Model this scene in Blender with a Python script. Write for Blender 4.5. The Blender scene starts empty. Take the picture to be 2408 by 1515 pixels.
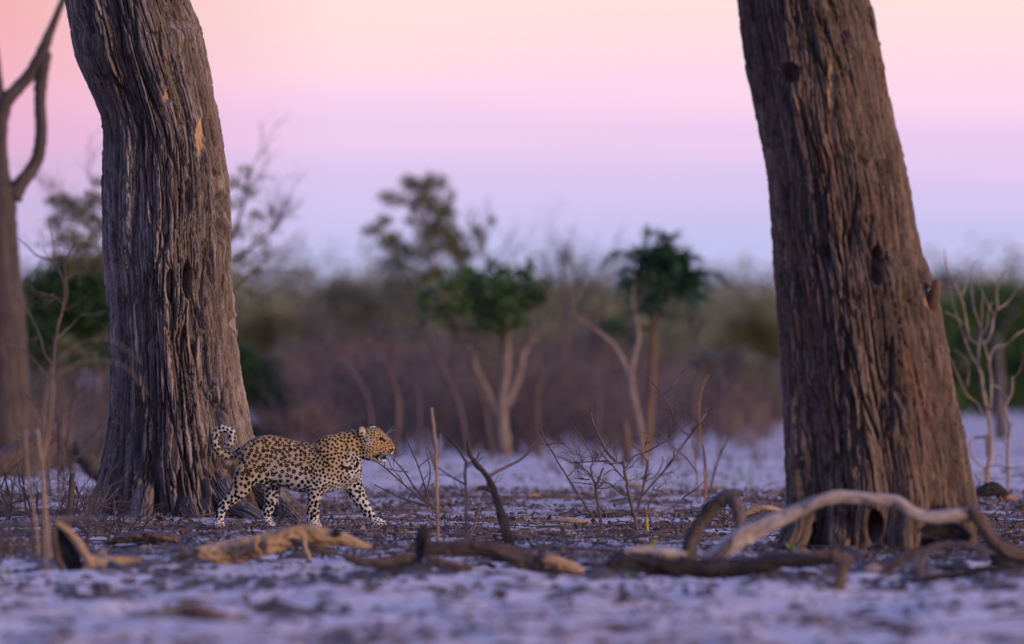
import bpy, math, random
import numpy as np
from mathutils import Vector, kdtree

SC = bpy.context.scene
COL = SC.collection

# ------------------------------------------------------------------ camera
CAM_H = 1.45
FPX = 26755.6            # focal length in units of the 2408 px wide reading of the photograph
CU, CV = 1204.0, 757.5
cam_d = bpy.data.cameras.new('camera')
cam_d.sensor_width = 36.0
cam_d.lens = 400.0
cam_d.clip_start = 1.0
cam_d.clip_end = 9000.0
cam_d.dof.use_dof = True
cam_d.dof.focus_distance = 80.6
cam_d.dof.aperture_fstop = 2.25
cam = bpy.data.objects.new('camera', cam_d)
COL.objects.link(cam)
cam.location = (0, 0, CAM_H)
cam.rotation_euler = (math.radians(90), 0, 0)
SC.camera = cam

# ------------------------------------------------------------------ sky
SUN_AZ = math.radians(58)      # afterglow comes from behind the camera, to its right
SUN_EL = math.radians(9)
world = bpy.data.worlds.new('World')
SC.world = world
world.use_nodes = True
wn, wl = world.node_tree.nodes, world.node_tree.links
wn.clear()


def srgb(r, g, b):
    f = lambda c: (c / 12.92) if c <= 0.04045 else ((c + 0.055) / 1.055) ** 2.4
    return (f(r / 255), f(g / 255), f(b / 255), 1.0)


def N(nodes, kind, **kw):
    n = nodes.new(kind)
    for k, v in kw.items():
        setattr(n, k, v)
    return n


def math_node(nodes, links, op, a, b=None, c=None):
    n = nodes.new('ShaderNodeMath')
    n.operation = op
    for i, s in enumerate((a, b, c)):
        if s is None:
            continue
        if isinstance(s, (int, float)):
            n.inputs[i].default_value = s
        else:
            links.new(s, n.inputs[i])
    return n.outputs[0]


def ramp(nodes, links, fac, stops, interp='LINEAR'):
    r = nodes.new('ShaderNodeValToRGB')
    r.color_ramp.interpolation = interp
    e = r.color_ramp.elements
    while len(e) > 1:
        e.remove(e[-1])
    for i, (p, c) in enumerate(stops):
        if i == 0:
            e[0].position = p
            el = e[0]
        else:
            el = e.new(p)
        el.color = c if len(c) == 4 else (*c, 1.0)
    if fac is not None:
        links.new(fac, r.inputs[0])
    return r.outputs[0]


tc = N(wn, 'ShaderNodeTexCoord')
sep = N(wn, 'ShaderNodeSeparateXYZ')
wl.new(tc.outputs['Generated'], sep.inputs[0])
dx, dy, dz = sep.outputs
# thin, wide streaks of cloud: elevation is shifted a little by stretched noise
mp = N(wn, 'ShaderNodeMapping')
mp.inputs['Scale'].default_value = (14, 14, 420)
wl.new(tc.outputs['Generated'], mp.inputs[0])
ns = N(wn, 'ShaderNodeTexNoise')
ns.inputs['Scale'].default_value = 1.0
ns.inputs['Detail'].default_value = 3.0
wl.new(mp.outputs[0], ns.inputs['Vector'])
sh = math_node(wn, wl, 'MULTIPLY_ADD', ns.outputs['Fac'], 0.0085, -0.0042)
z2 = math_node(wn, wl, 'ADD', dz, sh)
low = math_node(wn, wl, 'MULTIPLY', z2, 1 / 0.03)
band = ramp(wn, wl, low, [
    (0.0, srgb(180, 181, 230)), (0.15, srgb(191, 192, 239)), (0.30, srgb(206, 197, 240)),
    (0.42, srgb(219, 200, 240)), (0.55, srgb(238, 205, 241)), (0.68, srgb(253, 215, 239)),
    (0.80, srgb(255, 221, 230)), (0.93, srgb(255, 226, 222)), (1.0, srgb(255, 225, 219))])
# above the strip of sky in view: rose, then lilac, then the blue of dusk overhead
high = ramp(wn, wl, dz, [
    (0.03, srgb(255, 225, 219)), (0.08, srgb(250, 210, 216)), (0.18, (0.52, 0.49, 0.88, 1)),
    (0.4, (0.36, 0.45, 1.08, 1)), (1.0, (0.29, 0.42, 1.2, 1))])
mixh = N(wn, 'ShaderNodeMixRGB')
hf = math_node(wn, wl, 'GREATER_THAN', dz, 0.03)
wl.new(hf, mixh.inputs[0]); wl.new(band, mixh.inputs[1]); wl.new(high, mixh.inputs[2])
# the rose grows stronger to the left of the anti-solar point (towards -x)
az = math_node(wn, wl, 'MULTIPLY_ADD', dx, -26.0, -0.40)
azc = N(wn, 'ShaderNodeClamp'); wl.new(az, azc.inputs[0])
hi = math_node(wn, wl, 'MULTIPLY', z2, 1 / 0.026); hic = N(wn, 'ShaderNodeClamp'); wl.new(hi, hic.inputs[0])
tint_f = math_node(wn, wl, 'MULTIPLY', math_node(wn, wl, 'MINIMUM', azc.outputs[0], 0.78), hic.outputs[0])
front = math_node(wn, wl, 'GREATER_THAN', dy, 0.0)
fade = math_node(wn, wl, 'SUBTRACT', 1.0, math_node(wn, wl, 'MULTIPLY', dz, 4.0)); fadec = N(wn, 'ShaderNodeClamp'); wl.new(fade, fadec.inputs[0])
tint_f = math_node(wn, wl, 'MULTIPLY', math_node(wn, wl, 'MULTIPLY', tint_f, front), fadec.outputs[0])
tint = N(wn, 'ShaderNodeMixRGB', blend_type='MULTIPLY')
wl.new(tint_f, tint.inputs[0]); wl.new(mixh.outputs[0], tint.inputs[1])
tint.inputs[2].default_value = (0.86, 0.42, 0.48, 1)
bg_band = N(wn, 'ShaderNodeBackground')
upc = N(wn, 'ShaderNodeClamp'); wl.new(math_node(wn, wl, 'MULTIPLY_ADD', dz, 2.6, -0.08), upc.inputs[0])
wl.new(math_node(wn, wl, 'MULTIPLY_ADD', upc.outputs[0], 0.05, 1.0), bg_band.inputs[1])
wl.new(tint.outputs[0], bg_band.inputs[0])
# the low sun's own sky (its glow is behind the camera) in the other half of the dome
sky = N(wn, 'ShaderNodeTexSky', sky_type='NISHITA')
sky.sun_disc = False
sky.sun_elevation = SUN_EL * 0.25
sky.sun_rotation = math.pi - SUN_AZ
sky.dust_density = 2.0
bg_sky = N(wn, 'ShaderNodeBackground'); bg_sky.inputs[1].default_value = 0.12
wl.new(sky.outputs[0], bg_sky.inputs[0])
back = math_node(wn, wl, 'MULTIPLY_ADD', dy, -1.2, 0.1); backc = N(wn, 'ShaderNodeClamp'); wl.new(back, backc.inputs[0])
lowc = N(wn, 'ShaderNodeClamp'); wl.new(math_node(wn, wl, 'MULTIPLY_ADD', dz, -2.2, 1.1), lowc.inputs[0])
mf = math_node(wn, wl, 'MULTIPLY', backc.outputs[0], lowc.outputs[0])
msh = N(wn, 'ShaderNodeMixShader')
wl.new(mf, msh.inputs[0]); wl.new(bg_band.outputs[0], msh.inputs[1]); wl.new(bg_sky.outputs[0], msh.inputs[2])
wo = N(wn, 'ShaderNodeOutputWorld')
wl.new(msh.outputs[0], wo.inputs[0])

# ------------------------------------------------------------------ the afterglow as one very soft sun
sd = bpy.data.lights.new('sun', 'SUN')
sd.energy = 3.2
sd.angle = math.radians(16)
sd.color = (1.0, 0.66, 0.44)
sun = bpy.data.objects.new('sun', sd)
COL.objects.link(sun)
S = Vector((math.sin(SUN_AZ) * math.cos(SUN_EL), -math.cos(SUN_AZ) * math.cos(SUN_EL), math.sin(SUN_EL)))
sun.rotation_euler = S.to_track_quat('Z', 'Y').to_euler()

SC.view_settings.view_transform = 'Standard'
SC.view_settings.look = 'None'
SC.view_settings.exposure = 0.0
SC.view_settings.gamma = 1.0
SC.view_settings.use_curve_mapping = False
SC.render.engine = 'CYCLES'
SC.cycles.use_denoising = True
SC.cycles.max_bounces = 5
SC.cycles.diffuse_bounces = 3
SC.cycles.glossy_bounces = 2
SC.cycles.transmission_bounces = 3
SC.cycles.caustics_reflective = False
SC.cycles.caustics_refractive = False


# ------------------------------------------------------------------ noise in numpy
def _hash(ix, iy, seed):
    h = (ix.astype(np.int64) * 374761393 + iy.astype(np.int64) * 668265263 + seed * 974711 + 1013904223) & 0xFFFFFFFF
    h = ((h ^ (h >> 13)) * 1274126177) & 0xFFFFFFFF
    h = ((h ^ (h >> 16)) * 2246822519) & 0xFFFFFFFF
    return ((h ^ (h >> 15)) & 0xFFFFFF) / float(0x1000000)


def vn(x, y, seed=0):
    x = np.asarray(x, float); y = np.asarray(y, float)
    ix, iy = np.floor(x), np.floor(y)
    fx, fy = x - ix, y - iy
    fx = fx * fx * fx * (fx * (fx * 6 - 15) + 10); fy = fy * fy * fy * (fy * (fy * 6 - 15) + 10)
    a, b = _hash(ix, iy, seed), _hash(ix + 1, iy, seed)
    c, d = _hash(ix, iy + 1, seed), _hash(ix + 1, iy + 1, seed)
    return (a + (b - a) * fx) * (1 - fy) + (c + (d - c) * fx) * fy


def fbm(x, y, octaves=4, seed=0, gain=0.5):
    s, a, t = 0.0, 1.0, 0.0
    for o in range(octaves):
        s = s + a * vn(x * 2 ** o + 17.3 * o, y * 2 ** o - 9.1 * o, seed + o * 31)
        t += a
        a *= gain
    return s / t


def worley(x, y, seed=0):
    ix, iy = np.floor(x), np.floor(y)
    f1 = np.full(x.shape, 9.0); f2 = np.full(x.shape, 9.0); ident = np.zeros(x.shape)
    for i in (-1, 0, 1):
        for j in (-1, 0, 1):
            cx, cy = ix + i, iy + j
            px = cx + 0.15 + 0.7 * _hash(cx, cy, seed); py = cy + 0.1 + 0.8 * _hash(cx, cy, seed + 7)
            d = np.sqrt((x - px) ** 2 + (y - py) ** 2)
            idn = _hash(cx, cy, seed + 13)
            closer = d < f1
            f2 = np.where(closer, f1, np.minimum(f2, d))
            ident = np.where(closer, idn, ident)
            f1 = np.where(closer, d, f1)
    return f1, f2, ident


def sst(a, b, x):
    t = np.clip((np.asarray(x, float) - a) / (b - a), 0, 1)
    return t * t * (3 - 2 * t)


# ------------------------------------------------------------------ where a reading of the photograph lies in the world
def W(u, v, d):
    return ((u - CU) * d / FPX, d, CAM_H - (v - CV) * d / FPX)


def D(v):
    """distance at which the flat ground is seen at row v"""
    return CAM_H * FPX / (v - CV)


LEO = ((712.0 - CU) * 79.98 / FPX, 79.98)


def gh(x, y):
    """height of the sand"""
    x = np.asarray(x, float); y = np.asarray(y, float)
    near = 1 - sst(66, 78, y)
    amp = 0.55 + 0.75 * near
    h = 0.040 * (fbm(x / 1.3, y / 2.2, 3, 3) - 0.5) * 2 * amp
    h += 0.016 * (fbm(x / 0.34, y / 0.55, 2, 8) - 0.5) * 2 * (0.4 + 1.4 * near)
    # hoof prints trampled into the loose foreground
    f1, f2, idn = worley(x / 0.34, y / 0.5, 21)
    h -= 0.045 * np.exp(-(f1 / 0.28) ** 2) * (idn > 0.45) * near
    calm = np.exp(-(((x - LEO[0]) / 1.0) ** 2 + ((y - LEO[1]) / 2.5) ** 2))
    h *= 1 - 0.85 * calm
    # sand heaped against the big trunk
    h += 0.05 * np.exp(-(((x + 2.5) / 1.1) ** 2 + ((y - 83.2) / 1.3) ** 2))
    far = sst(100, 190, y)
    h = h * (1 - far) + far * 0.9 * (fbm(x / 26, y / 40, 2, 5) - 0.52)* sst(180, 420, y)
    return h


def gz(x, y):
    return float(gh(np.array([x]), np.array([y]))[0])


# ------------------------------------------------------------------ object bookkeeping
def tag(o, label=None, cat=None, group=None, kind=None):
    if label: o['label'] = label
    if cat: o['category'] = cat
    if group: o['group'] = group
    if kind: o['kind'] = kind
    return o


def thing(name, label, cat, loc=(0, 0, 0), group=None):
    o = bpy.data.objects.new(name, None)
    o.empty_display_size = 0.1
    COL.objects.link(o)
    o.location = loc
    return tag(o, label, cat, group)


class MB:
    """collects tubes, cards and lumps into one mesh"""
    def __init__(s):
        s.v, s.f, s.uv, s.c = [], [], [], []

    def add(s, v, f, uv=None, c=None):
        b = len(s.v)
        s.v.extend([tuple(p) for p in v])
        s.f.extend([tuple(i + b for i in q) for q in f])
        s.uv.extend([tuple(p) for p in uv] if uv is not None else [(0, 0)] * len(v))
        s.c.extend([c if c is not None else 0.5] * len(v) if not isinstance(c, (list, np.ndarray)) else list(c))

    def build(s, name, mat, parent=None, loc=(0, 0, 0), smooth=True):
        me = bpy.data.meshes.new(name)
        l = np.array(loc, float)
        me.from_pydata([(p[0] - l[0], p[1] - l[1], p[2] - l[2]) for p in s.v], [], s.f)
        uvl = me.uv_layers.new(name='UVMap')
        li = np.zeros(len(me.loops), int)
        me.loops.foreach_get('vertex_index', li)
        uvl.data.foreach_set('uv', np.array(s.uv, float)[li].ravel())
        at = me.attributes.new('rnd', 'FLOAT', 'POINT')
        at.data.foreach_set('value', np.array(s.c, float))
        if smooth:
            me.polygons.foreach_set('use_smooth', np.ones(len(me.polygons), bool))
        me.materials.append(mat)
        o = bpy.data.objects.new(name, me)
        COL.objects.link(o)
        if parent is not None:
            o.parent = parent
        else:
            o.location = loc
        return o


def grid_obj(name, V, F, mat, parent=None, attrs=None, smooth=True, loc=(0, 0, 0)):
    """mesh from numpy arrays: V (n,3), F (m,3 or 4)"""
    me = bpy.data.meshes.new(name)
    k = F.shape[1]
    me.vertices.add(len(V)); me.loops.add(F.size); me.polygons.add(len(F))
    me.vertices.foreach_set('co', (V - np.array(loc)).astype(np.float32).ravel())
    me.loops.foreach_set('vertex_index', F.astype(np.int32).ravel())
    me.polygons.foreach_set('loop_start', np.arange(0, F.size, k, dtype=np.int32))
    if smooth:
        me.polygons.foreach_set('use_smooth', np.ones(len(F), bool))
    for nm, (ty, dat) in (attrs or {}).items():
        at = me.attributes.new(nm, ty, 'POINT')
        at.data.foreach_set('color' if 'COLOR' in ty else 'value', np.asarray(dat, np.float32).ravel())
    me.update(calc_edges=True)
    me.validate()
    me.materials.append(mat)
    o = bpy.data.objects.new(name, me)
    COL.objects.link(o)
    if parent is not None:
        o.parent = parent
    else:
        o.location = loc
    return o


def spline(P, sub):
    """Catmull-Rom through the rows of P"""
    P = np.asarray(P, float)
    if len(P) < 3 or sub < 2:
        if sub < 2: return P
        t = np.linspace(0, 1, sub * (len(P) - 1) + 1)[:, None]
        return P[0] + (P[-1] - P[0]) * t if len(P) == 2 else P
    Q = np.vstack([2 * P[0] - P[1], P, 2 * P[-1] - P[-2]])
    out = []
    for i in range(1, len(Q) - 2):
        p0, p1, p2, p3 = Q[i - 1], Q[i], Q[i + 1], Q[i + 2]
        for k in range(sub):
            t = k / sub
            out.append(0.5 * ((2 * p1) + (p2 - p0) * t + (2 * p0 - 5 * p1 + 4 * p2 - p3) * t * t + (3 * p1 - p0 - 3 * p2 + p3) * t ** 3))
    out.append(P[-1])
    return np.array(out)


def tube(mb, P, R, n=6, rough=0.0, rng=None, flat=1.0, tip=True, c=0.5, groove=0.0, jag=0.0):
    """a round, tapering, slightly lumpy limb along the points P with radii R"""
    P = np.asarray(P, float); R = np.asarray(R, float)
    m = len(P)
    T = np.gradient(P, axis=0)
    T /= np.linalg.norm(T, axis=1)[:, None] + 1e-12
    ref = np.array([0, 0, 1.0]) if abs(T[0][2]) < 0.8 else np.array([0, 1.0, 0])
    A = np.cross(T[0], ref); A /= np.linalg.norm(A)
    v, uv, f = [], [], []
    s = 0.0
    ph = rng.uniform(0, 6.28, 4) if rng is not None else np.zeros(4)
    ang = np.arange(n) * 2 * math.pi / n
    lob = 1 + groove * (np.sin(3 * ang + ph[0]) * 0.6 + np.sin(5 * ang + ph[1]) * 0.5 + np.sin(8 * ang + ph[2]) * 0.35)
    for i in range(m):
        if i: s += np.linalg.norm(P[i] - P[i - 1])
        A = A - T[i] * np.dot(A, T[i]); A /= np.linalg.norm(A) + 1e-12
        B = np.cross(T[i], A)
        rr = R[i] * lob
        if rough and rng is not None:
            rr = rr * (1 + rough * rng.normal(0, 1, n))
        off = np.zeros(n)
        if jag and rng is not None and i in (0, m - 1):
            off = rng.uniform(-1, 1, n) * R[i] * jag
        for k in range(n):
            p = P[i] + A * math.cos(ang[k]) * rr[k] + B * math.sin(ang[k]) * rr[k] * flat + T[i] * off[k]
            v.append(p)
            uv.append((abs(2 * k / n - 1) * R[i] * 3.1, s))
    for i in range(m - 1):
        for k in range(n):
            k2 = (k + 1) % n
            f.append((i * n + k, i * n + k2, (i + 1) * n + k2, (i + 1) * n + k))
    for end, i in ((0, 0), (1, m - 1)):
        ctr = P[i] + T[i] * R[i] * ((0.5 if tip else -0.15) * (1 if end else -1))
        b = len(v)
        v.append(ctr); uv.append((0, s * end))
        for k in range(n):
            k2 = (k + 1) % n
            f.append((i * n + k2, i * n + k, b) if not end else (i * n + k, i * n + k2, b))
    mb.add(v, f, uv, c)


def sticks(mb, p, d, length, r, depth, rng, spread=0.6, nseg=4, up=0.1, kids=(2, 4), n=4, shrink=0.62, wander=0.16):
    """recursive bare twig"""
    p = np.array(p, float); d = np.array(d, float); d /= np.linalg.norm(d)
    pts = [p]
    for i in range(nseg):
        d = d + rng.normal(0, wander, 3) + np.array([0, 0, up * 0.3]); d /= np.linalg.norm(d)
        pts.append(pts[-1] + d * length / nseg)
    pts = np.array(pts)
    tube(mb, pts, np.linspace(r, r * 0.55, len(pts)), n, 0, None)
    if depth <= 0: return
    for k in range(rng.integers(kids[0], kids[1] + 1)):
        i = rng.integers(1, len(pts))
        dd = d + rng.normal(0, spread, 3); dd[2] += up
        sticks(mb, pts[i], dd, length * rng.uniform(0.45, 0.8), r * shrink * (1 - 0.25 * i / len(pts)), depth - 1, rng, spread, max(2, nseg - 1), up, kids, max(3, n - 1), shrink, wander)


# ------------------------------------------------------------------ materials
def new_mat(name, rough=0.85, spec=0.2):
    m = bpy.data.materials.new(name)
    m.use_nodes = True
    n, l = m.node_tree.nodes, m.node_tree.links
    b = n['Principled BSDF']
    b.inputs['Roughness'].default_value = rough
    b.inputs['Specular IOR Level'].default_value = spec
    return m, n, l, b


def mix(n, l, f, a, b, mode='MIX'):
    x = n.new('ShaderNodeMixRGB'); x.blend_type = mode
    for i, s in ((0, f), (1, a), (2, b)):
        if isinstance(s, (int, float)): x.inputs[i].default_value = s
        elif isinstance(s, tuple): x.inputs[i].default_value = s if len(s) == 4 else (*s, 1)
        else: l.new(s, x.inputs[i])
    return x.outputs[0]


def noise_tex(n, l, vec, scale, detail=4, rough=0.55, stretch=None):
    if stretch is not None:
        m = n.new('ShaderNodeMapping'); m.inputs['Scale'].default_value = stretch
        l.new(vec, m.inputs[0]); vec = m.outputs[0]
    t = n.new('ShaderNodeTexNoise')
    t.inputs['Scale'].default_value = scale; t.inputs['Detail'].default_value = detail; t.inputs['Roughness'].default_value = rough
    l.new(vec, t.inputs['Vector'])
    return t.outputs['Fac']


def bump(n, l, b, h, strength, dist):
    x = n.new('ShaderNodeBump'); x.inputs['Strength'].default_value = strength; x.inputs['Distance'].default_value = dist
    l.new(h, x.inputs['Height']); l.new(x.outputs[0], b.inputs['Normal'])


def sand_mat():
    m, n, l, b = new_mat('pale_sand', 0.95, 0.1)
    g = n.new('ShaderNodeNewGeometry').outputs['Position']
    a = noise_tex(n, l, g, 0.9, 5, 0.6, (1, 0.5, 1))
    c = noise_tex(n, l, g, 9.0, 5, 0.65, (1, 0.7, 1))
    dlit = noise_tex(n, l, g, 2.6, 6, 0.7, (1, 0.6, 1))
    base = ramp(n, l, a, [(0.3, (0.41, 0.33, 0.295)), (0.55, (0.57, 0.475, 0.43)), (0.75, (0.68, 0.58, 0.525))])
    grit = ramp(n, l, c, [(0.25, (0.62, 0.6, 0.58)), (0.5, (1, 1, 1)), (0.8, (1.08, 1.06, 1.05))])
    col = mix(n, l, 0.7, base, grit, 'MULTIPLY')
    # trodden leaf dust lies in the band round the leopard
    sp = n.new('ShaderNodeSeparateXYZ'); l.new(g, sp.inputs[0])
    band = ramp(n, l, math_node(n, l, 'MULTIPLY', sp.outputs[1], 1 / 200), [(0.25, (0.10,) * 3), (0.33, (0.16,) * 3), (0.36, (0.85,) * 3), (0.45, (1,) * 3), (0.48, (0.35,) * 3), (0.585, (0.15,) * 3), (0.63, (0.65,) * 3)])
    dust = ramp(n, l, dlit, [(0.43, (0, 0, 0)), (0.6, (1, 1, 1))])
    f = mix(n, l, 1.0, band, dust, 'MULTIPLY')
    col = mix(n, l, f, col, (0.215, 0.168, 0.15))
    l.new(col, b.inputs['Base Color'])
    h = noise_tex(n, l, g, 16, 6, 0.7)
    bump(n, l, b, h, 0.7, 0.02)
    return m


def bark_mat(name, dark, mid, light, red, wood=(0.68, 0.45, 0.25)):
    m, n, l, b = new_mat(name, 0.9, 0.15)
    tcn = n.new('ShaderNodeTexCoord').outputs['Object']
    tone = n.new('ShaderNodeAttribute'); tone.attribute_name = 'tone'
    wd = n.new('ShaderNodeAttribute'); wd.attribute_name = 'bare'
    fib = noise_tex(n, l, tcn, 1.0, 6, 0.7, (70, 70, 6))
    spk = noise_tex(n, l, tcn, 1.0, 5, 0.6, (22, 22, 9))
    pat = noise_tex(n, l, tcn, 1.0, 4, 0.6, (5, 5, 1.4))
    t = mix(n, l, 0.5, tone.outputs['Fac'], spk)
    t = mix(n, l, 0.45, t, fib)
    col = ramp(n, l, t, [(0.25, dark), (0.5, mid), (0.72, light)])
    rf = ramp(n, l, pat, [(0.54, (0, 0, 0)), (0.68, (1, 1, 1))])
    rf2 = mix(n, l, 1.0, rf, ramp(n, l, fib, [(0.4, (0.15,) * 3), (0.65, (0.8,) * 3)]), 'MULTIPLY')
    col = mix(n, l, rf2, col, red)
    wcol = mix(n, l, fib, (wood[0] * 0.55, wood[1] * 0.5, wood[2] * 0.5), wood)
    col = mix(n, l, wd.outputs['Fac'], col, wcol)
    l.new(col, b.inputs['Base Color'])
    bump(n, l, b, fib, 1.0, 0.015)
    return m


def wood_mat(name, dark, mid, light, along=2.0, across=26.0, rough=0.8, charred=0.0):
    m, n, l, b = new_mat(name, rough, 0.2)
    uv = n.new('ShaderNodeUVMap').outputs[0]
    oi = n.new('ShaderNodeObjectInfo').outputs['Random']
    ad = n.new('ShaderNodeVectorMath'); ad.operation = 'ADD'
    cb = n.new('ShaderNodeCombineXYZ'); l.new(math_node(n, l, 'MULTIPLY', oi, 40), cb.inputs[1]); l.new(math_node(n, l, 'MULTIPLY', oi, 13), cb.inputs[0])
    l.new(uv, ad.inputs[0]); l.new(cb.outputs[0], ad.inputs[1])
    gr = noise_tex(n, l, ad.outputs[0], 1.0, 6, 0.62, (across, along, 1))
    bl = noise_tex(n, l, ad.outputs[0], 1.0, 4, 0.6, (6, 3.4, 1))
    t = mix(n, l, 0.5, gr, bl)
    col = ramp(n, l, t, [(0.3, dark), (0.5, mid), (0.7, light)])
    if charred:
        cf = ramp(n, l, bl, [(0.5 - 0.2 * charred, (1, 1, 1)), (0.62, (0, 0, 0))])
        col = mix(n, l, cf, col, (0.022, 0.019, 0.02))
    l.new(col, b.inputs['Base Color'])
    bump(n, l, b, gr, 0.8, 0.01)
    return m


def leaf_mat(name, c1, c2, c3, trans=0.25):
    m, n, l, b = new_mat(name, 0.6, 0.3)
    at = n.new('ShaderNodeAttribute'); at.attribute_name = 'rnd'
    col = ramp(n, l, at.outputs['Fac'], [(0.0, c1), (0.5, c2), (1.0, c3)])
    l.new(col, b.inputs['Base Color'])
    tr = n.new('ShaderNodeBsdfTranslucent'); l.new(col, tr.inputs[0])
    mx = n.new('ShaderNodeMixShader'); mx.inputs[0].default_value = trans
    out = n['Material Output']
    l.new(b.outputs[0], mx.inputs[1]); l.new(tr.outputs[0], mx.inputs[2]); l.new(mx.outputs[0], out.inputs[0])
    return m


def plain(name, col, rough=0.6, spec=0.3):
    m, n, l, b = new_mat(name, rough, spec)
    b.inputs['Base Color'].default_value = (*col, 1)
    return m


SAND = sand_mat()
BARK_L = bark_mat('grey_brown_bark', (0.038, 0.028, 0.022), (0.15, 0.118, 0.098), (0.36, 0.295, 0.25), (0.18, 0.09, 0.05))
BARK_R = bark_mat('red_brown_bark', (0.034, 0.025, 0.019), (0.115, 0.081, 0.06), (0.235, 0.172, 0.128), (0.20, 0.085, 0.042))
DEAD_TAN = wood_mat('tan_dead_wood', (0.12, 0.07, 0.036), (0.34, 0.225, 0.125), (0.54, 0.39, 0.24))
DEAD_PALE = wood_mat('bleached_dead_wood', (0.158, 0.119, 0.094), (0.331, 0.270, 0.227), (0.475, 0.403, 0.346))
DEAD_GREY = wood_mat('grey_dead_wood', (0.043, 0.036, 0.035), (0.102, 0.084, 0.079), (0.168, 0.143, 0.133))
DEAD_BROWN = wood_mat('brown_dead_wood', (0.032, 0.023, 0.018), (0.095, 0.065, 0.050), (0.196, 0.143, 0.104))
CHARRED = wood_mat('charred_wood', (0.009, 0.007, 0.008), (0.026, 0.022, 0.022), (0.096, 0.074, 0.065), charred=0.5)
TWIG = wood_mat('brown_twig_bark', (0.049, 0.034, 0.030), (0.098, 0.072, 0.061), (0.167, 0.126, 0.106), 9, 40)
TWIG_TAN = wood_mat('tan_twig_bark', (0.120, 0.076, 0.052), (0.248, 0.168, 0.116), (0.360, 0.264, 0.192), 9, 40)
TWIG_PURPLE = wood_mat('purple_brown_twig_bark', (0.053, 0.037, 0.039), (0.093, 0.068, 0.070), (0.138, 0.106, 0.106), 5, 20)
STEM_PALE = wood_mat('pale_stem_bark', (0.086, 0.061, 0.049), (0.194, 0.148, 0.118), (0.317, 0.250, 0.199), 7, 30)
FORK_BARK = wood_mat('dark_dead_tree_bark', (0.029, 0.021, 0.018), (0.064, 0.049, 0.040), (0.115, 0.090, 0.077), 3, 14)
SAPLING = wood_mat('pale_sapling_bark', (0.12, 0.085, 0.062), (0.27, 0.205, 0.15), (0.42, 0.335, 0.255), 7, 30)
LEAF_DARK = leaf_mat('dark_green_leaf', (0.018, 0.042, 0.018), (0.032, 0.085, 0.026), (0.075, 0.14, 0.04))
LEAF_OLIVE_GREEN = leaf_mat('olive_green_leaf', (0.065, 0.076, 0.030), (0.143, 0.161, 0.058), (0.270, 0.270, 0.101))
LEAF_GREEN = leaf_mat('mid_green_leaf', (0.036, 0.069, 0.023), (0.074, 0.147, 0.039), (0.165, 0.247, 0.068))
THICKET_GREY = wood_mat('grey_brown_thicket_bark', (0.068, 0.054, 0.044), (0.120, 0.100, 0.080), (0.176, 0.148, 0.120), 5, 20)
LEAF_OLIVE = leaf_mat('olive_leaf_hazed', (0.07, 0.07, 0.032), (0.15, 0.148, 0.06), (0.25, 0.23, 0.10))  # lightened: distance haze is put into the leaf colour
LEAF_GREY = leaf_mat('grey_green_leaf_hazed', (0.075, 0.09, 0.07), (0.14, 0.158, 0.115), (0.22, 0.235, 0.165))  # paler than the leaf itself, in place of haze over far bushes
LEAF_BLUE = leaf_mat('bluish_green_leaf', (0.022, 0.060, 0.031), (0.048, 0.120, 0.060), (0.102, 0.198, 0.102))
LITTER = leaf_mat('dry_leaf_litter', (0.040, 0.028, 0.022), (0.112, 0.072, 0.050), (0.336, 0.232, 0.152), 0.05)
CHIP = wood_mat('bark_chip', (0.032, 0.022, 0.020), (0.077, 0.053, 0.043), (0.182, 0.126, 0.095), 9, 30)
GRASS_DRY = leaf_mat('dry_grass_blade', (0.16, 0.11, 0.06), (0.34, 0.24, 0.13), (0.48, 0.37, 0.2), 0.1)
SPROUT = leaf_mat('green_sprout_leaf', (0.05, 0.11, 0.03), (0.10, 0.2, 0.05), (0.2, 0.28, 0.07))
YELLOW = leaf_mat('yellow_dry_stalk', (0.270, 0.216, 0.036), (0.348, 0.288, 0.060), (0.390, 0.348, 0.108), 0.1)


# ------------------------------------------------------------------ the ground, one sheet to the horizon
def axis(core0, core1, step, outs):
    a = np.arange(core0, core1 + step / 2, step)
    return np.concatenate([[-o for o in outs[0]][::1], a, outs[1]])


def build_ground():
    xs = np.concatenate([[-4000, -1500, -600, -250, -120, -60, -35, -22, -15, -11, -9, -8], np.arange(-7, 7.01, 0.055), [8, 9, 11, 15, 22, 35, 60, 120, 250, 600, 1500, 4000]])
    ys = np.concatenate([[-400, -60, 0, 20, 34, 42, 45, 47], np.arange(48, 96, 0.075), np.arange(96, 150, 0.5), np.arange(150, 420, 6), [450, 520, 640, 820, 1100, 1600, 2500, 4200, 7000]])
    X, Y = np.meshgrid(xs, ys)
    Z = gh(X, Y)
    V = np.stack([X.ravel(), Y.ravel(), Z.ravel()], 1)
    nx, ny = len(xs), len(ys)
    i = np.arange(nx - 1)[None, :] + np.arange(ny - 1)[:, None] * nx
    F = np.stack([i, i + 1, i + 1 + nx, i + nx], -1).reshape(-1, 4)
    o = grid_obj('sand_ground', V, F, SAND)
    o['kind'] = 'structure'
    return o


build_ground()


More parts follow.
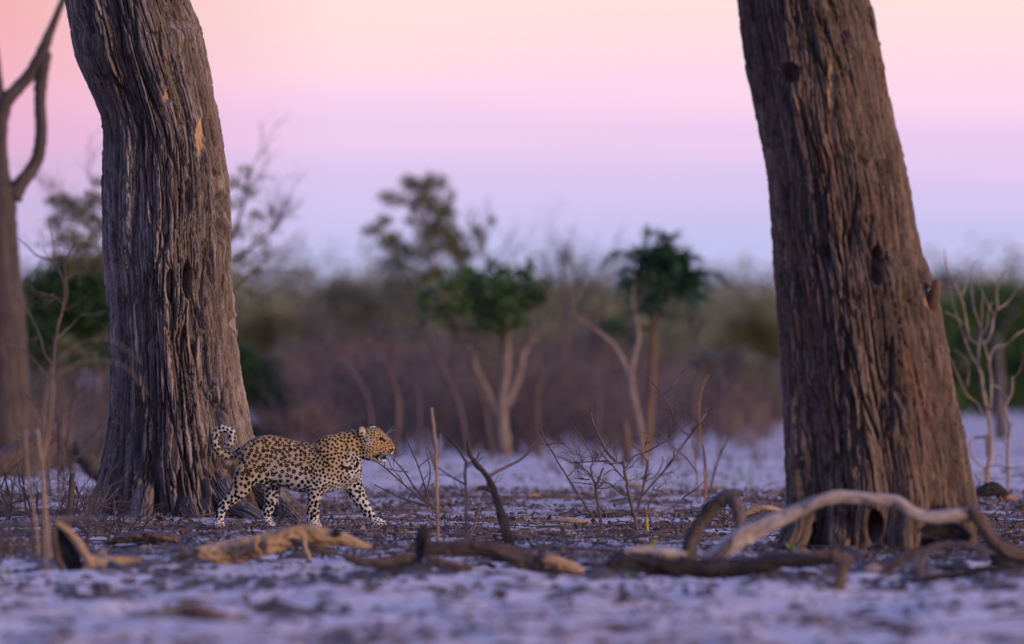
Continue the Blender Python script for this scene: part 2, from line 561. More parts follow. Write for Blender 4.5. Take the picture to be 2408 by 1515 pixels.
# ------------------------------------------------------------------ the two big trunks
def trunk_mesh(name, parent, L_edge, R_edge, d, vbase, mat, nth, nz, seed, spots=(), lobes=0.06, bark=1.0, ztop=6.0, stretch=1.0, ridge=0.0):
    """bark-covered trunk. L_edge, R_edge: outline rows (u, v); spots: dents, scars and burls on the side seen (u, v, wu, wv, depth m, bare)"""
    m_px = d / FPX
    le = np.array([W(u, v, d) for u, v in L_edge]); re = np.array([W(u, v, d) for u, v in R_edge])
    zl, xl = le[::-1, 2], le[::-1, 0]
    zr, xr = re[::-1, 2], re[::-1, 0]
    z0 = min(zl[0], zr[0]) - 0.12
    zc_top = max(zl[-1], zr[-1])
    zz = np.concatenate([np.linspace(z0, zc_top, nz), np.linspace(zc_top, ztop, 24)[1:]])
    # the outline, continued above the picture in the same direction
    sl = (xl[-1] - xl[-3]) / (zl[-1] - zl[-3]); sr = (xr[-1] - xr[-3]) / (zr[-1] - zr[-3])
    s = 0.5 * (sl + sr)
    lx = np.where(zz <= zl[-1], np.interp(zz, zl, xl), xl[-1] + s * 0.8 * (zz - zl[-1]) + 0.03 * (zz - zl[-1]))
    rx = np.where(zz <= zr[-1], np.interp(zz, zr, xr), xr[-1] + s * 0.8 * (zz - zr[-1]) - 0.03 * (zz - zr[-1]))
    ker = np.hanning(13); ker /= ker.sum()
    sm = lambda a: np.convolve(np.pad(a, 6, 'edge'), ker, 'valid')
    lx, rx = sm(lx), sm(rx)
    cx, rad = 0.5 * (lx + rx), 0.5 * (rx - lx)
    rm = np.median(rad)
    th = np.linspace(0, 2 * math.pi, nth, endpoint=False) + math.pi / 2     # seam at the back
    TH, ZZ = np.meshgrid(th, zz)
    CX, RD = cx[:, None] * np.ones_like(TH), rad[:, None] * np.ones_like(TH)
    RY = np.minimum(RD, rm * 1.25)
    s_ = (TH - math.pi / 2) * rm
    low = np.exp(-np.clip(ZZ, 0, None) / 0.5)
    # flutes: rounded buttresses that swell towards the base and fade upward
    ang = TH + 0.10 * np.sin(ZZ * 1.7 + seed)
    cosx = np.abs(np.cos(TH))
    fl = (0.5 * np.sin(5 * ang + seed) + 0.35 * np.sin(9 * ang + 2.1 * seed) + 0.25 * np.sin(14 * ang + 0.7))
    fl_amp = lobes * (0.45 + 2.6 * low)
    disp = fl * fl_amp * (1 - 0.6 * cosx ** 4) * rm * 2
    if ridge:
        q = TH - (-math.pi / 2 + 2 * math.pi + ridge) + 0.12 * np.sin(ZZ * 1.3)
        disp = disp + rm * 0.085 * np.exp(-(q / 0.28) ** 2) - rm * 0.05 * np.exp(-((q + 0.5) / 0.25) ** 2)
    # ropy ridges of bark, split by long wandering fissures
    wander = 0.05 * (fbm(s_ / 0.30, ZZ / 1.3, 3, seed + 2) - 0.5) * 2 + 0.007 * (fbm(s_ / 0.07, ZZ / 0.35, 2, seed + 5) - 0.5) * 2 + 0.003 * (fbm(s_ / 0.02, ZZ / 0.06, 2, seed + 6) - 0.5) * 2
    sw = s_ + wander
    col_ = np.floor(sw / 0.058)
    f1, f2, idn = worley(sw / 0.058, ZZ / (0.62 * stretch) + 3.7 * _hash(col_, np.zeros_like(sw), seed), seed)
    e = f2 - f1
    fis = 1 - sst(0.01, 0.15, e)
    g1, g2, idn2 = worley(sw / 0.023 + 9, ZZ / (0.27 * stretch) + 5.1 * _hash(np.floor(sw / 0.023 + 9), np.zeros_like(sw), seed + 1), seed + 3)
    fis2 = 1 - sst(0.01, 0.17, g2 - g1)
    h1, h2, idn3 = worley(sw / 0.011 + 3, ZZ / (0.10 * stretch), seed + 4)
    fis3 = 1 - sst(0.02, 0.3, h2 - h1)
    fibre = fbm(sw / 0.010, ZZ / 0.25, 3, seed + 9, 0.6) - 0.5
    cords = 1 - np.abs(2 * fbm(sw / 0.045, ZZ / 1.1, 2, seed + 17) - 1) * 2.2
    lumps = fbm(s_ / 0.22, ZZ / 0.6, 3, seed + 11) - 0.5
    long_ = fbm(sw / 0.13, ZZ / 1.6, 2, seed + 12) - 0.5
    depth_var = 0.35 + 1.3 * fbm(s_ / 0.4, ZZ / 0.8, 2, seed + 15)
    b = -0.048 * fis * depth_var + 0.020 * (idn - 0.5) - 0.020 * fis2 * (1 - fis) * depth_var + 0.012 * (idn2 - 0.5) - 0.006 * fis3 + 0.005 * (idn3 - 0.5) + 0.016 * fibre + 0.007 * cords + 0.03 * lumps + 0.035 * long_
    tone = 0.5 + 0.45 * (idn - 0.5) + 0.5 * (idn2 - 0.5) + 0.5 * (idn3 - 0.5) + 0.5 * fibre + 0.6 * (fbm(s_ / 0.4, ZZ / 0.7, 3, seed + 21) - 0.5)
    bare = np.zeros_like(b)
    disp = disp + b * bark
    for (u, v, wu, wv, dep, br) in spots:
        px, _, pz = W(u, v, d)
        x_here = CX + RD * np.cos(TH)
        front = np.sin(TH) < -0.05
        q = ((x_here - px) / (wu * m_px)) ** 2 + ((ZZ - pz) / (wv * m_px)) ** 2
        q = q * (1 + (0.2 if br else 0.5) * (fbm(s_ / 0.05, ZZ / 0.1, 2, seed + 31) - 0.5))
        k = ((1 - sst(0.55, 1.15, q)) if dep > 0 else np.exp(-q * 1.2)) * front
        rim = np.exp(-((q - 1.35) / 0.5) ** 2) * front
        disp = disp * (1 - 0.6 * k) - dep * k + min(abs(dep), 0.05) * 0.22 * rim * (1 if dep > 0.02 else 0)
        if br: bare = np.maximum(bare, k * br)
    X = CX + (RD + disp) * np.cos(TH)
    Y = d + (RY + disp) * np.sin(TH)
    V = np.stack([X.ravel(), Y.ravel(), ZZ.ravel()], 1)
    nr = len(zz)
    i = np.arange(nr - 1)[:, None] * nth
    k = np.arange(nth)[None, :]
    k2 = (k + 1) % nth
    F = np.stack([i + k, i + k2, i + nth + k2, i + nth + k], -1).reshape(-1, 4)
    return grid_obj(name, V, F, mat, parent, {'tone': ('FLOAT', tone), 'bare': ('FLOAT', bare)}), (cx[-1], d, zz[-1], rad[-1])


def upper_limbs(parent, top, mat, seed):
    """the limbs a trunk carries above the picture, so that it does not end in a cut"""
    rng = np.random.default_rng(seed)
    x, y, z, r = top
    for k, (ax, ay) in enumerate(((-0.7, 0.1), (0.55, 0.35), (0.1, -0.5))):
        p = [(x + ax * 0.1, y + ay * 0.1, z - 0.35)]
        for t in (0.6, 1.3, 2.1, 3.0):
            p.append((x + ax * t + rng.normal(0, 0.08), y + ay * t + rng.normal(0, 0.08), z - 0.3 + t * 0.9))
        P = spline(p, 6)
        mb = MB()
        tube(mb, P, np.linspace(r * 0.66, r * 0.12, len(P)), 20, 0.03, rng)
        o = mb.build('limb', DEAD_GREY, parent)


left_tree = thing('old_tree', 'massive grey brown furrowed trunk leaning left directly behind the leopard', 'tree')
LE = [(150, -60), (155, 0), (166, 60), (182, 130), (213, 200), (240, 265), (251, 320), (248, 400), (246, 480), (248, 560), (256, 640), (260, 720), (263, 800), (263, 870), (259, 960), (246, 1060), (233, 1140), (220, 1225), (214, 1250)]
RE = [(425, -60), (443, 0), (470, 70), (490, 170), (508, 260), (525, 340), (537, 420), (543, 500), (545, 580), (546, 660), (549, 740), (553, 800), (562, 880), (579, 960), (594, 1030), (606, 1090), (622, 1140), (640, 1185), (660, 1225), (672, 1250)]
LSPOT = [
    (474, 325, 12, 50, 0.03, 1.0),      # slot of bare yellow wood
    (520, 510, 16, 66, 0.13, 0.0),    # long dark scar on the right
    (517, 450, 8, 40, 0.05, 0.0),
    (444, 660, 13, 46, 0.13, 0.0),     # hollow
    (404, 672, 10, 40, 0.08, 0.0),
    (424, 88, 22, 26, -0.05, 0.0),     # burl
    (430, 60, 34, 12, 0.02, 0.0),
    (447, 470, 12, 42, 0.045, 0.0),
    (446, 415, 7, 30, 0.035, 0.0),
    (395, 230, 8, 16, 0.012, 0.9), (384, 262, 6, 12, 0.012, 0.8),
    (330, 1010, 16, 110, 0.07, 0.0),   # deep furrows between the buttresses
    (372, 1120, 12, 90, 0.06, 0.0),
    (415, 1060, 7, 46, 0.012, 0.75),
    (545, 770, 6, 30, 0.04, 0.0),
    (480, 1120, 14, 80, 0.05, 0.0),
    (550, 1150, 12, 60, 0.06, 0.0),
]
tm, ttop = trunk_mesh('trunk', left_tree, LE, RE, 83.1, 1228, BARK_L, 800, 720, 4, LSPOT, 0.06, 1.15, stretch=1.7, ridge=0.12)
upper_limbs(left_tree, ttop, BARK_L, 5)


def root_mesh(parent, pts, d, mat, seed, flat=1.0):
    """a bark-covered surface root: pts (u, v, r px), d distances"""
    rng = np.random.default_rng(seed)
    P = np.array([W(u, v, dd) for (u, v, r), dd in zip(pts, d)])
    R = np.array([r * dd / FPX for (u, v, r), dd in zip(pts, d)])
    Ps = spline(P, 30); Rs = np.interp(np.linspace(0, 1, len(Ps)), np.linspace(0, 1, len(R)), R)
    n = 110
    T = np.gradient(Ps, axis=0); T /= np.linalg.norm(T, axis=1)[:, None]
    A = np.cross(T, [0, 1.0, 0]); A /= np.linalg.norm(A, axis=1)[:, None]
    B = np.cross(T, A)
    an = np.linspace(0, 2 * math.pi, n, endpoint=False)
    ln = np.concatenate([[0], np.cumsum(np.linalg.norm(np.diff(Ps, axis=0), axis=1))])
    AN, LN = np.meshgrid(an, ln)
    s_ = AN * Rs.mean()
    sw = s_ + 0.02 * (fbm(s_ / 0.1, LN / 0.2, 2, seed) - 0.5) * 2
    f1, f2, idn = worley(sw / 0.024, LN / 0.36, seed + 1)
    disp = -0.026 * (1 - sst(0.015, 0.24, f2 - f1)) + 0.014 * (idn - 0.5) + 0.008 * (fbm(sw / 0.008, LN / 0.08, 3, seed + 9) - 0.5) + 0.04 * (fbm(s_ / 0.1, LN / 0.22, 2, seed + 4) - 0.5)
    rr = Rs[:, None] * (1 + 0.1 * np.sin(3 * AN + seed)) + disp
    V = Ps[:, None, :] + A[:, None, :] * (np.cos(AN) * rr)[..., None] + B[:, None, :] * (np.sin(AN) * rr)[..., None] * flat
    m = len(Ps)
    i = np.arange(m - 1)[:, None] * n; k = np.arange(n)[None, :]; k2 = (k + 1) % n
    F = np.stack([i + k, i + k2, i + n + k2, i + n + k], -1).reshape(-1, 4)
    tone = 0.5 + 0.4 * (idn - 0.5) + 0.4 * (fbm(s_ / 0.2, LN / 0.3, 2, seed + 8) - 0.5)
    return grid_obj('root', V.reshape(-1, 3), F, mat, parent, {'tone': ('FLOAT', tone.ravel()), 'bare': ('FLOAT', np.zeros(V.shape[0] * n))})


root_mesh(left_tree, [(500, 960, 46), (555, 1060, 48), (605, 1130, 44), (655, 1190, 36), (700, 1226, 30), (735, 1252, 20)], (83.3, 83.05, 82.9, 82.75, 82.6, 82.5), BARK_L, 3)
root_mesh(left_tree, [(480, 1080, 34), (525, 1160, 30), (580, 1208, 24), (635, 1232, 18), (680, 1246, 10)], (82.9, 82.6, 82.4, 82.25, 82.2), BARK_L, 8)

root_mesh(left_tree, [(290, 1060, 36), (258, 1150, 30), (226, 1212, 22), (196, 1252, 12)], (83.2, 82.9, 82.7, 82.5), BARK_L, 22)
root_mesh(left_tree, [(345, 1120, 30), (338, 1190, 24), (330, 1230, 18), (318, 1256, 10)], (82.8, 82.5, 82.3, 82.2), BARK_L, 23)
root_mesh(left_tree, [(430, 1130, 28), (446, 1195, 22), (462, 1232, 16), (486, 1254, 8)], (82.75, 82.45, 82.3, 82.2), BARK_L, 24)

right_tree = thing('leaning_tree', 'thick red brown ribbed trunk on the right with bleached branch before it', 'tree')
LE2 = [(1728, -60), (1733, 0), (1742, 70), (1752, 140), (1766, 200), (1778, 260), (1790, 320), (1801, 380), (1807, 450), (1812, 550), (1820, 650), (1829, 750), (1838, 850), (1841, 950), (1842, 1050), (1848, 1130), (1852, 1190), (1838, 1250), (1826, 1300)]
RE2 = [(2026, -60), (2040, 0), (2056, 60), (2070, 120), (2082, 190), (2092, 260), (2103, 320), (2122, 390), (2137, 460), (2150, 530), (2163, 590), (2180, 630), (2196, 680), (2212, 750), (2230, 850), (2249, 950), (2268, 1030), (2284, 1120), (2296, 1190), (2292, 1250), (2298, 1300)]
RSPOT = [
    (1852, 176, 24, 26, 0.10, 0.0),
    (1870, 225, 20, 20, -0.03, 0.0),
    (2054, 625, 14, 46, 0.09, 0.0),
    (2078, 610, 8, 22, 0.04, 0.0),
    (2100, 650, 30, 34, -0.05, 0.0),
    (2000, 1010, 9, 90, 0.05, 0.0),
    (1985, 860, 8, 80, 0.045, 0.0),
    (2048, 1235, 20, 40, 0.14, 0.0),
    (1950, 205, 9, 60, 0.012, 0.6), (1952, 300, 7, 40, 0.01, 0.5),
    (2185, 700, 10, 26, 0.01, 0.6),
    (2090, 130, 5, 14, 0.03, 0.0),
    (1900, 760, 6, 120, 0.03, 0.0), (2090, 900, 7, 110, 0.04, 0.0),
]
tm2, ttop2 = trunk_mesh('trunk', right_tree, LE2, RE2, 72.2, 1306, BARK_R, 520, 430, 9, RSPOT, 0.05, 0.85, stretch=1.6)
upper_limbs(right_tree, ttop2, BARK_R, 15)
# a snapped-off branch stub on its right side and a strip of bark peeling away
mb = MB(); rng = np.random.default_rng(2)
P = spline([W(2175, 760, 72.1), W(2190, 715, 72.0), W(2200, 680, 71.95), W(2203, 664, 71.95)], 5)
tube(mb, P, np.linspace(20, 8, len(P)) * 72 / FPX, 18, 0.08, rng, jag=0.8, tip=False, groove=0.15)
mb.build('branch_stub', wood_mat('dark_stub_wood', (0.035, 0.022, 0.016), (0.10, 0.06, 0.04), (0.21, 0.13, 0.08)), right_tree)
mb = MB()
P = spline([W(2044, 20, 72.1), W(2056, 60, 72.05), W(2062, 95, 72.0)], 5)
tube(mb, P, np.linspace(9, 2, len(P)) * 72 / FPX, 6, 0.05, rng, flat=0.5)
mb.build('bark_strip', DEAD_BROWN, right_tree)
for k, (pts) in enumerate(([(1920, 1120, 26), (1880, 1250, 26), (1850, 1300, 18)], [(2060, 1120, 26), (2070, 1270, 26), (2075, 1310, 18)], [(2190, 1110, 28), (2225, 1260, 28), (2240, 1308, 20)], [(1990, 1110, 26), (1975, 1260, 26), (1970, 1306, 20)])):
    root_mesh(right_tree, pts, (72.05, 71.7, 71.5), BARK_R, 40 + k)


# ------------------------------------------------------------------ the leopard: one continuous body grown from blended volumes
LS = 1 / 1608.0          # metres per unit of the close-up reading of the animal; its ground line is v = 1343


def build_leopard():
    root = thing('leopard', 'spotted leopard walking right with curled tail in front of the grey trunk', 'leopard', (LEO[0], LEO[1], gz(*LEO)))
    h = 0.0036
    lo = np.array([-0.685, -0.165, -0.016]); hi = np.array([0.685, 0.165, 0.755])
    dims = np.ceil((hi - lo) / h).astype(int) + 1
    F = np.full(dims, 1.0, np.float32)
    ax = [lo[i] + np.arange(dims[i]) * h for i in range(3)]

    def P3(u, v, y=0.0):
        return np.array([(u - 1200) * LS, y, (1343 - v) * LS])

    def block(a, b, pad):
        i0 = np.clip(np.floor((np.minimum(a, b) - pad - lo) / h).astype(int), 0, dims - 1)
        i1 = np.clip(np.ceil((np.maximum(a, b) + pad - lo) / h).astype(int) + 1, 1, dims)
        sl = tuple(slice(i0[k], i1[k]) for k in range(3))
        g = np.meshgrid(ax[0][sl[0]], ax[1][sl[1]], ax[2][sl[2]], indexing='ij', sparse=True)
        return sl, g

    def merge(sl, d, k):
        a = F[sl]
        hh = np.clip(0.5 + 0.5 * (a - d) / k, 0, 1)
        F[sl] = a * (1 - hh) + d * hh - k * hh * (1 - hh)

    def limb(nodes, sy=1.0, k=0.03):
        """nodes: (u, v, y, r) with r in close-up units; sy squeezes the section sideways"""
        pts = [P3(n[0], n[1], n[2]) for n in nodes]; rr = [n[3] * LS for n in nodes]
        pad = max(rr) + k + 0.01
        sl, g = block(np.min(pts, 0), np.max(pts, 0), pad)
        out = None
        for i in range(len(nodes) - 1):
            a, b = pts[i], pts[i + 1]
            e = b - a; e = np.array([e[0], e[1] / sy, e[2]])
            px, py, pz = g[0] - a[0], (g[1] - a[1]) / sy, g[2] - a[2]
            t = np.clip((px * e[0] + py * e[1] + pz * e[2]) / (e @ e + 1e-9), 0, 1)
            dd = np.sqrt((px - t * e[0]) ** 2 + (py - t * e[1]) ** 2 + (pz - t * e[2]) ** 2) - (rr[i] + t * (rr[i + 1] - rr[i]))
            dd = dd.astype(np.float32)
            if out is None: out = dd
            else:
                q = 0.012
                hh = np.clip(0.5 + 0.5 * (out - dd) / q, 0, 1)
                out = out * (1 - hh) + dd * hh - q * hh * (1 - hh)
        merge(sl, out * (sy if sy < 1 else 1), k)

    def ball(u, v, y, ru, rv, ry, k=0.02, rot=0.0):
        c = P3(u, v, y); a = np.array([ru * LS, ry, rv * LS]); m = a.max() + k + 0.01
        sl, g = block(c - m, c + m, 0.0)
        x, y_, z = g[0] - c[0], g[1] - c[1], g[2] - c[2]
        cr, sr = math.cos(rot), math.sin(rot)
        X, Z = x * cr + z * sr, -x * sr + z * cr
        k0 = np.sqrt((X / a[0]) ** 2 + (y_ / a[1]) ** 2 + (Z / a[2]) ** 2)
        d = ((k0 - 1) * a.min()).astype(np.float32)
        merge(sl, d, k)

    # trunk of the body: stations u, back line, belly line, half width (m)
    st = np.array([
        (470, 450, 545, .035), (500, 422, 620, .058), (560, 372, 705, .082), (640, 324, 775, .096), (740, 290, 815, .104),
        (840, 282, 838, .103), (940, 298, 868, .104), (1050, 336, 905, .108), (1150, 360, 928, .114), (1260, 374, 936, .114),
        (1340, 374, 942, .110), (1420, 336, 950, .106), (1500, 313, 938, .102), (1600, 303, 910, .098), (1700, 300, 860, .090),
        (1780, 322, 800, .080), (1835, 420, 745, .066), (1866, 540, 700, .046)], float)
    su = (st[:, 0] - 1200) * LS; top = (1343 - st[:, 1]) * LS; bot = (1343 - st[:, 2]) * LS
    sl, g = block(P3(440, 260, -.13), P3(1890, 970, .13), 0.03)
    fine = np.linspace(su[0], su[-1], 200)
    sm = lambda a: np.convolve(np.pad(np.interp(fine, su, a), 5, 'edge'), np.hanning(11) / np.hanning(11).sum(), 'valid')
    xc = np.clip(g[0], su[0], su[-1])
    T_, B_, Wd = (np.interp(xc, fine, sm(a)) for a in (top, bot, st[:, 3]))
    zc, hh_ = 0.5 * (T_ + B_), 0.5 * (T_ - B_)
    e = 2.25
    q = (np.abs(g[1] / Wd) ** e + np.abs((g[2] - zc) / hh_) ** e) ** (1 / e)
    d = (q - 1) * np.minimum(Wd, hh_)
    dxe = np.abs(g[0] - xc)
    d = np.where(dxe > 0, np.sqrt(np.maximum(d, 0) ** 2 + dxe ** 2) + np.minimum(d, 0) * 0, d).astype(np.float32)
    merge(sl, d, 0.002)
    # neck
    limb([(1560, 470, 0, 160), (1680, 430, 0, 172), (1790, 400, 0, 172), (1890, 385, 0, 150)], 0.60, 0.03)
    # haunch and near hind leg (animal's right), stretched back
    limb([(650, 540, -.050, 150), (575, 720, -.060, 138), (512, 862, -.066, 112), (450, 948, -.068, 84), (385, 1015, -.070, 66), (322, 1072, -.070, 56)], 0.56, 0.035)
    limb([(322, 1072, -.070, 55), (292, 1112, -.070, 49), (271, 1180, -.070, 49), (256, 1250, -.070, 54), (250, 1292, -.070, 56)], 0.74, 0.012)
    ball(250, 1303, -.070, 72, 42, .042, 0.014)
    for ty in (-.10, -.081, -.060, -.042): ball(300, 1318, ty, 24, 26, .0135, 0.007)
    # far hind leg, under the body
    limb([(740, 600, .045, 140), (800, 770, .055, 118), (843, 885, .062, 98), (848, 955, .066, 86), (838, 1040, .068, 68), (812, 1120, .068, 58), (790, 1190, .068, 50)], 0.6, 0.03)
    limb([(790, 1190, .068, 50), (792, 1232, .068, 48), (812, 1275, .068, 46), (830, 1300, .068, 44)], 0.8, 0.012)
    ball(838, 1308, .068, 58, 36, .040, 0.012)
    for ty in (.040, .058, .078, .096): ball(878, 1322, ty, 22, 22, .0125, 0.007)
    # near front leg (animal's right), bearing weight
    limb([(1500, 480, -.060, 140), (1470, 610, -.068, 135), (1405, 760, -.070, 115), (1352, 880, -.070, 88), (1340, 955, -.070, 76), (1330, 1050, -.070, 73), (1319, 1160, -.070, 69), (1314, 1235, -.070, 68), (1318, 1285, -.070, 66)], 0.58, 0.03)
    ball(1330, 1300, -.072, 78, 44, .045, 0.014)
    for ty in (-.104, -.084, -.062, -.042): ball(1392, 1316, ty, 26, 27, .014, 0.007)
    # far front leg, reaching forward
    limb([(1680, 640, .045, 130), (1745, 760, .055, 118), (1775, 870, .060, 102), (1815, 955, .062, 88), (1868, 1055, .064, 74), (1936, 1158, .066, 60), (1985, 1228, .068, 51), (2030, 1264, .068, 47)], 0.66, 0.03)
    limb([(2020, 1262, .068, 47), (2070, 1284, .068, 46), (2120, 1303, .068, 42), (2150, 1313, .068, 34)], 1.0, 0.012)
    for ty in (.042, .060, .080, .097): ball(2172, 1318, ty, 27, 22, .0125, 0.007)
    ball(2020, 1300, .066, 36, 34, .022, 0.012)
    # belly fur fold in front of the thigh
    limb([(720, 700, -.055, 60), (760, 780, -.055, 46), (800, 830, -.04, 36)], 0.5, 0.03)
    # shoulder blades standing above the back
    ball(1480, 350, -.045, 95, 46, .034, 0.03, 0.25)
    ball(1450, 365, .045, 95, 42, .034, 0.03, 0.25)
    # tail carried low, tip curled up and over
    tail = [(500, 470, 0, 58), (460, 507, -.004, 47), (400, 521, -.008, 45), (325, 517, -.010, 44), (258, 484, -.010, 43), (217, 427, -.008, 42), (203, 360, -.004, 41), (209, 292, 0, 41), (238, 242, .003, 41), (286, 215, .004, 41), (342, 220, .004, 41), (388, 250, .004, 42), (406, 300, .004, 44), (400, 352, .004, 43), (370, 388, .004, 38), (330, 402, .004, 26)]
    limb(tail, 1.0, 0.012)
    # head
    ball(1985, 345, 0, 142, 150, .077, 0.02)
    limb([(2030, 330, 0, 108), (2130, 372, 0, 74), (2196, 428, 0, 50)], 0.72, 0.02)
    limb([(2115, 462, -.018, 54), (2182, 474, -.014, 42)], 0.95, 0.015)
    limb([(2115, 462, .018, 54), (2182, 474, .014, 42)], 0.95, 0.015)
    ball(2212, 438, 0, 27, 27, .017, 0.008)
    ball(1955, 440, -.038, 112, 105, .040, 0.03)
    ball(1955, 440, .038, 112, 105, .040, 0.03)
    ball(2085, 322, -.040, 52, 34, .016, 0.015, -0.5)     # brow
    ball(2085, 322, .040, 52, 34, .016, 0.015, -0.5)
    limb([(1960, 500, 0, 80), (2040, 540, 0, 52), (2105, 562, 0, 44)], 0.9, 0.012)
    ball(2070, 528, 0, 62, 30, .026, 0.006)     # fills the open mouth; the shade inside is painted on it
    # ears: round shells
    ball(1862, 250, -.064, 46, 60, .016, 0.012, -0.25)
    ball(1985, 196, .058, 34, 34, .016, 0.010)

    # ---- surface nets
    s = F < 0
    nx, ny, nz = dims
    cnt = np.zeros((nx - 1, ny - 1, nz - 1), np.int8)
    for i in (0, 1):
        for j in (0, 1):
            for k in (0, 1):
                cnt += s[i:nx - 1 + i, j:ny - 1 + j, k:nz - 1 + k]
    act = (cnt > 0) & (cnt < 8)
    ci = np.argwhere(act)
    idx = np.full(act.shape, -1, np.int64); idx[act] = np.arange(len(ci))
    acc = np.zeros((len(ci), 3)); num = np.zeros(len(ci))
    cor = [(i, j, k) for i in (0, 1) for j in (0, 1) for k in (0, 1)]
    for a in range(8):
        for b in range(a + 1, 8):
            ca, cb = np.array(cor[a]), np.array(cor[b])
            if np.abs(ca - cb).sum() != 1: continue
            fa = F[ci[:, 0] + ca[0], ci[:, 1] + ca[1], ci[:, 2] + ca[2]]
            fb = F[ci[:, 0] + cb[0], ci[:, 1] + cb[1], ci[:, 2] + cb[2]]
            m = (fa < 0) != (fb < 0)
            t = np.where(m, fa / np.where(m, fa - fb, 1), 0)
            acc += np.where(m[:, None], ca + t[:, None] * (cb - ca), 0); num += m
    V = lo + (ci + acc / num[:, None]) * h
    quads = []
    for axis_ in range(3):
        o1, o2 = [(1, 2), (2, 0), (0, 1)][axis_]
        sa = [slice(None)] * 3; sb = [slice(None)] * 3
        sa[axis_] = slice(0, -1); sb[axis_] = slice(1, None)
        ch = s[tuple(sa)] != s[tuple(sb)]
        e_ = np.argwhere(ch)
        ok = (e_[:, o1] > 0) & (e_[:, o2] > 0) & (e_[:, o1] < dims[o1] - 1) & (e_[:, o2] < dims[o2] - 1)
        e_ = e_[ok]
        def cell(da, db):
            c = e_.copy(); c[:, o1] += da; c[:, o2] += db
            return idx[c[:, 0], c[:, 1], c[:, 2]]
        qd = np.stack([cell(-1, -1), cell(0, -1), cell(0, 0), cell(-1, 0)], 1)
        inside_first = s[e_[:, 0], e_[:, 1], e_[:, 2]]
        qd[~inside_first] = qd[~inside_first][:, ::-1]
        quads.append(qd)
    Q = np.concatenate(quads)
    # two light passes of smoothing
    for _ in range(2):
        sm_ = np.zeros_like(V); n_ = np.zeros(len(V))
        for a in range(4):
            np.add.at(sm_, Q[:, a], V[Q[:, (a + 1) % 4]]); np.add.at(n_, Q[:, a], 1)
            np.add.at(sm_, Q[:, a], V[Q[:, (a - 1) % 4]]); np.add.at(n_, Q[:, a], 1)
        V = 0.45 * V + 0.55 * sm_ / n_[:, None]
    fn = np.cross(V[Q[:, 2]] - V[Q[:, 0]], V[Q[:, 3]] - V[Q[:, 1]])
    Nn = np.zeros_like(V)
    for a in range(4): np.add.at(Nn, Q[:, a], fn)
    Nn /= np.linalg.norm(Nn, axis=1)[:, None] + 1e-12

    # ---- coat
    u = V[:, 0] / LS + 1200; v = 1343 - V[:, 2] / LS; y = V[:, 1]
    far_side = y > 0.012
    tailm = (u < 505) & (v < 600) & (np.abs(y) < .034) & ((u < 470) | (v > 440))
    headm = (u > 1880 + np.clip((v - 400) * 0.35, -60, 60)) & (v < 640)
    legz = sst(880, 1010, v)
    gold = np.array([0.37, 0.242, 0.10]); tan = np.array([0.37, 0.288, 0.175]); white = np.array([0.57, 0.55, 0.51]); deep = np.array([0.33, 0.19, 0.07])
    w = sst(660, 900, v + 70 * (fbm(u / 90, v / 90, 2, 3) - 0.5)) * 0.95
    w = np.maximum(w, 0.55 * sst(560, 760, v) * (u > 820) * (u < 1260))
    thigh = (u < 760) & ~far_side & (v > 430)
    w = np.where(thigh, sst(820, 1190, v) * 0.85, w)
    nfront = (u > 1220) & (u < 1470) & ~far_side & (v > 860)
    w = np.where(nfront, 0.45 + 0.35 * sst(1150, 1290, v), w)
    w = np.maximum(w, np.exp(-(((u - 1790) / 120) ** 2 + ((v - 720) / 120) ** 2)) * 1.05)
    w = np.maximum(w, 0.75 * sst(1620, 1760, u) * sst(440, 600, v) * (u < 1990))
    w = np.where(far_side & (v > 830), np.maximum(w, 0.92), w)
    w = np.maximum(w, 0.8 * sst(-0.1, -0.75, Nn[:, 2]))
    w = np.where(tailm, 0.55 + 0.4 * sst(560, 420, v) * sst(330, 230, u) * 0 + 0.3 * (Nn[:, 2] < -0.2) + 0.35 * (u > 285) * (v < 450), w)
    hw = 0.0 * w
    hw = np.maximum(hw, sst(505, 545, v) * (u > 2050))
    hw = np.maximum(hw, sst(2188, 2206, u) * sst(468, 482, v))
    hw = np.maximum(hw, 0.75 * sst(480, 570, v) * sst(2060, 1950, u))
    hw = np.maximum(hw, 0.55 * np.exp(-(((u - 2128) / 20) ** 2 + ((v - 326) / 13) ** 2)))
    hw = np.maximum(hw, 0.5 * np.exp(-(((u - 1940) / 60) ** 2 + ((v - 380) / 80) ** 2)))
    hw = np.maximum(hw, 0.75 * np.exp(-(((u - 1880) / 28) ** 2 + ((v - 285) / 34) ** 2)))
    w = np.where(headm, hw, w)
    w = np.clip(w, 0, 1)
    golden = np.where(headm, 0.9, sst(560, 330, v) * 0.75 + 0.25 * (u > 1250))
    base = tan + (gold - tan) * np.clip(golden, 0, 1)[:, None]
    base = base + (deep - base) * (np.where(headm & (u > 2060), 0.35, 0) + 0.3 * sst(0.55, 0.95, Nn[:, 2]) * ~headm)[:, None]
    base = base + (white - base) * w[:, None]
    rng = np.random.default_rng(11)
    grain = rng.normal(0, 1, len(V))
    base = base * (1 + 0.05 * grain)[:, None]

    def region(uu, vv, yy, tl, hd):
        """(spacing, blob radius, kind) in close-up units: kind 0 solid, 1 rosette"""
        if tl: return 42, 17, 0
        if hd: return (29, 9.5, 0) if vv < 500 else (34, 10, 0)
        if vv > 1225: return 30, 10, 0
        if yy > 0.012 and vv > 830: return 44, 18, 0
        if vv > 960: return 44, 18.5, 0
        if uu < 740 and vv > 620: return 53, 19.5, (1 if vv < 740 else 0)
        if 1230 < uu < 1480 and vv > 820: return 39, 15.5, 0
        if uu > 1560: return 38, 14, 0
        if uu > 1290: return 39, 15, (1 if vv < 520 and uu < 1400 else 0)
        if vv > 770: return 55, 22.5, 0
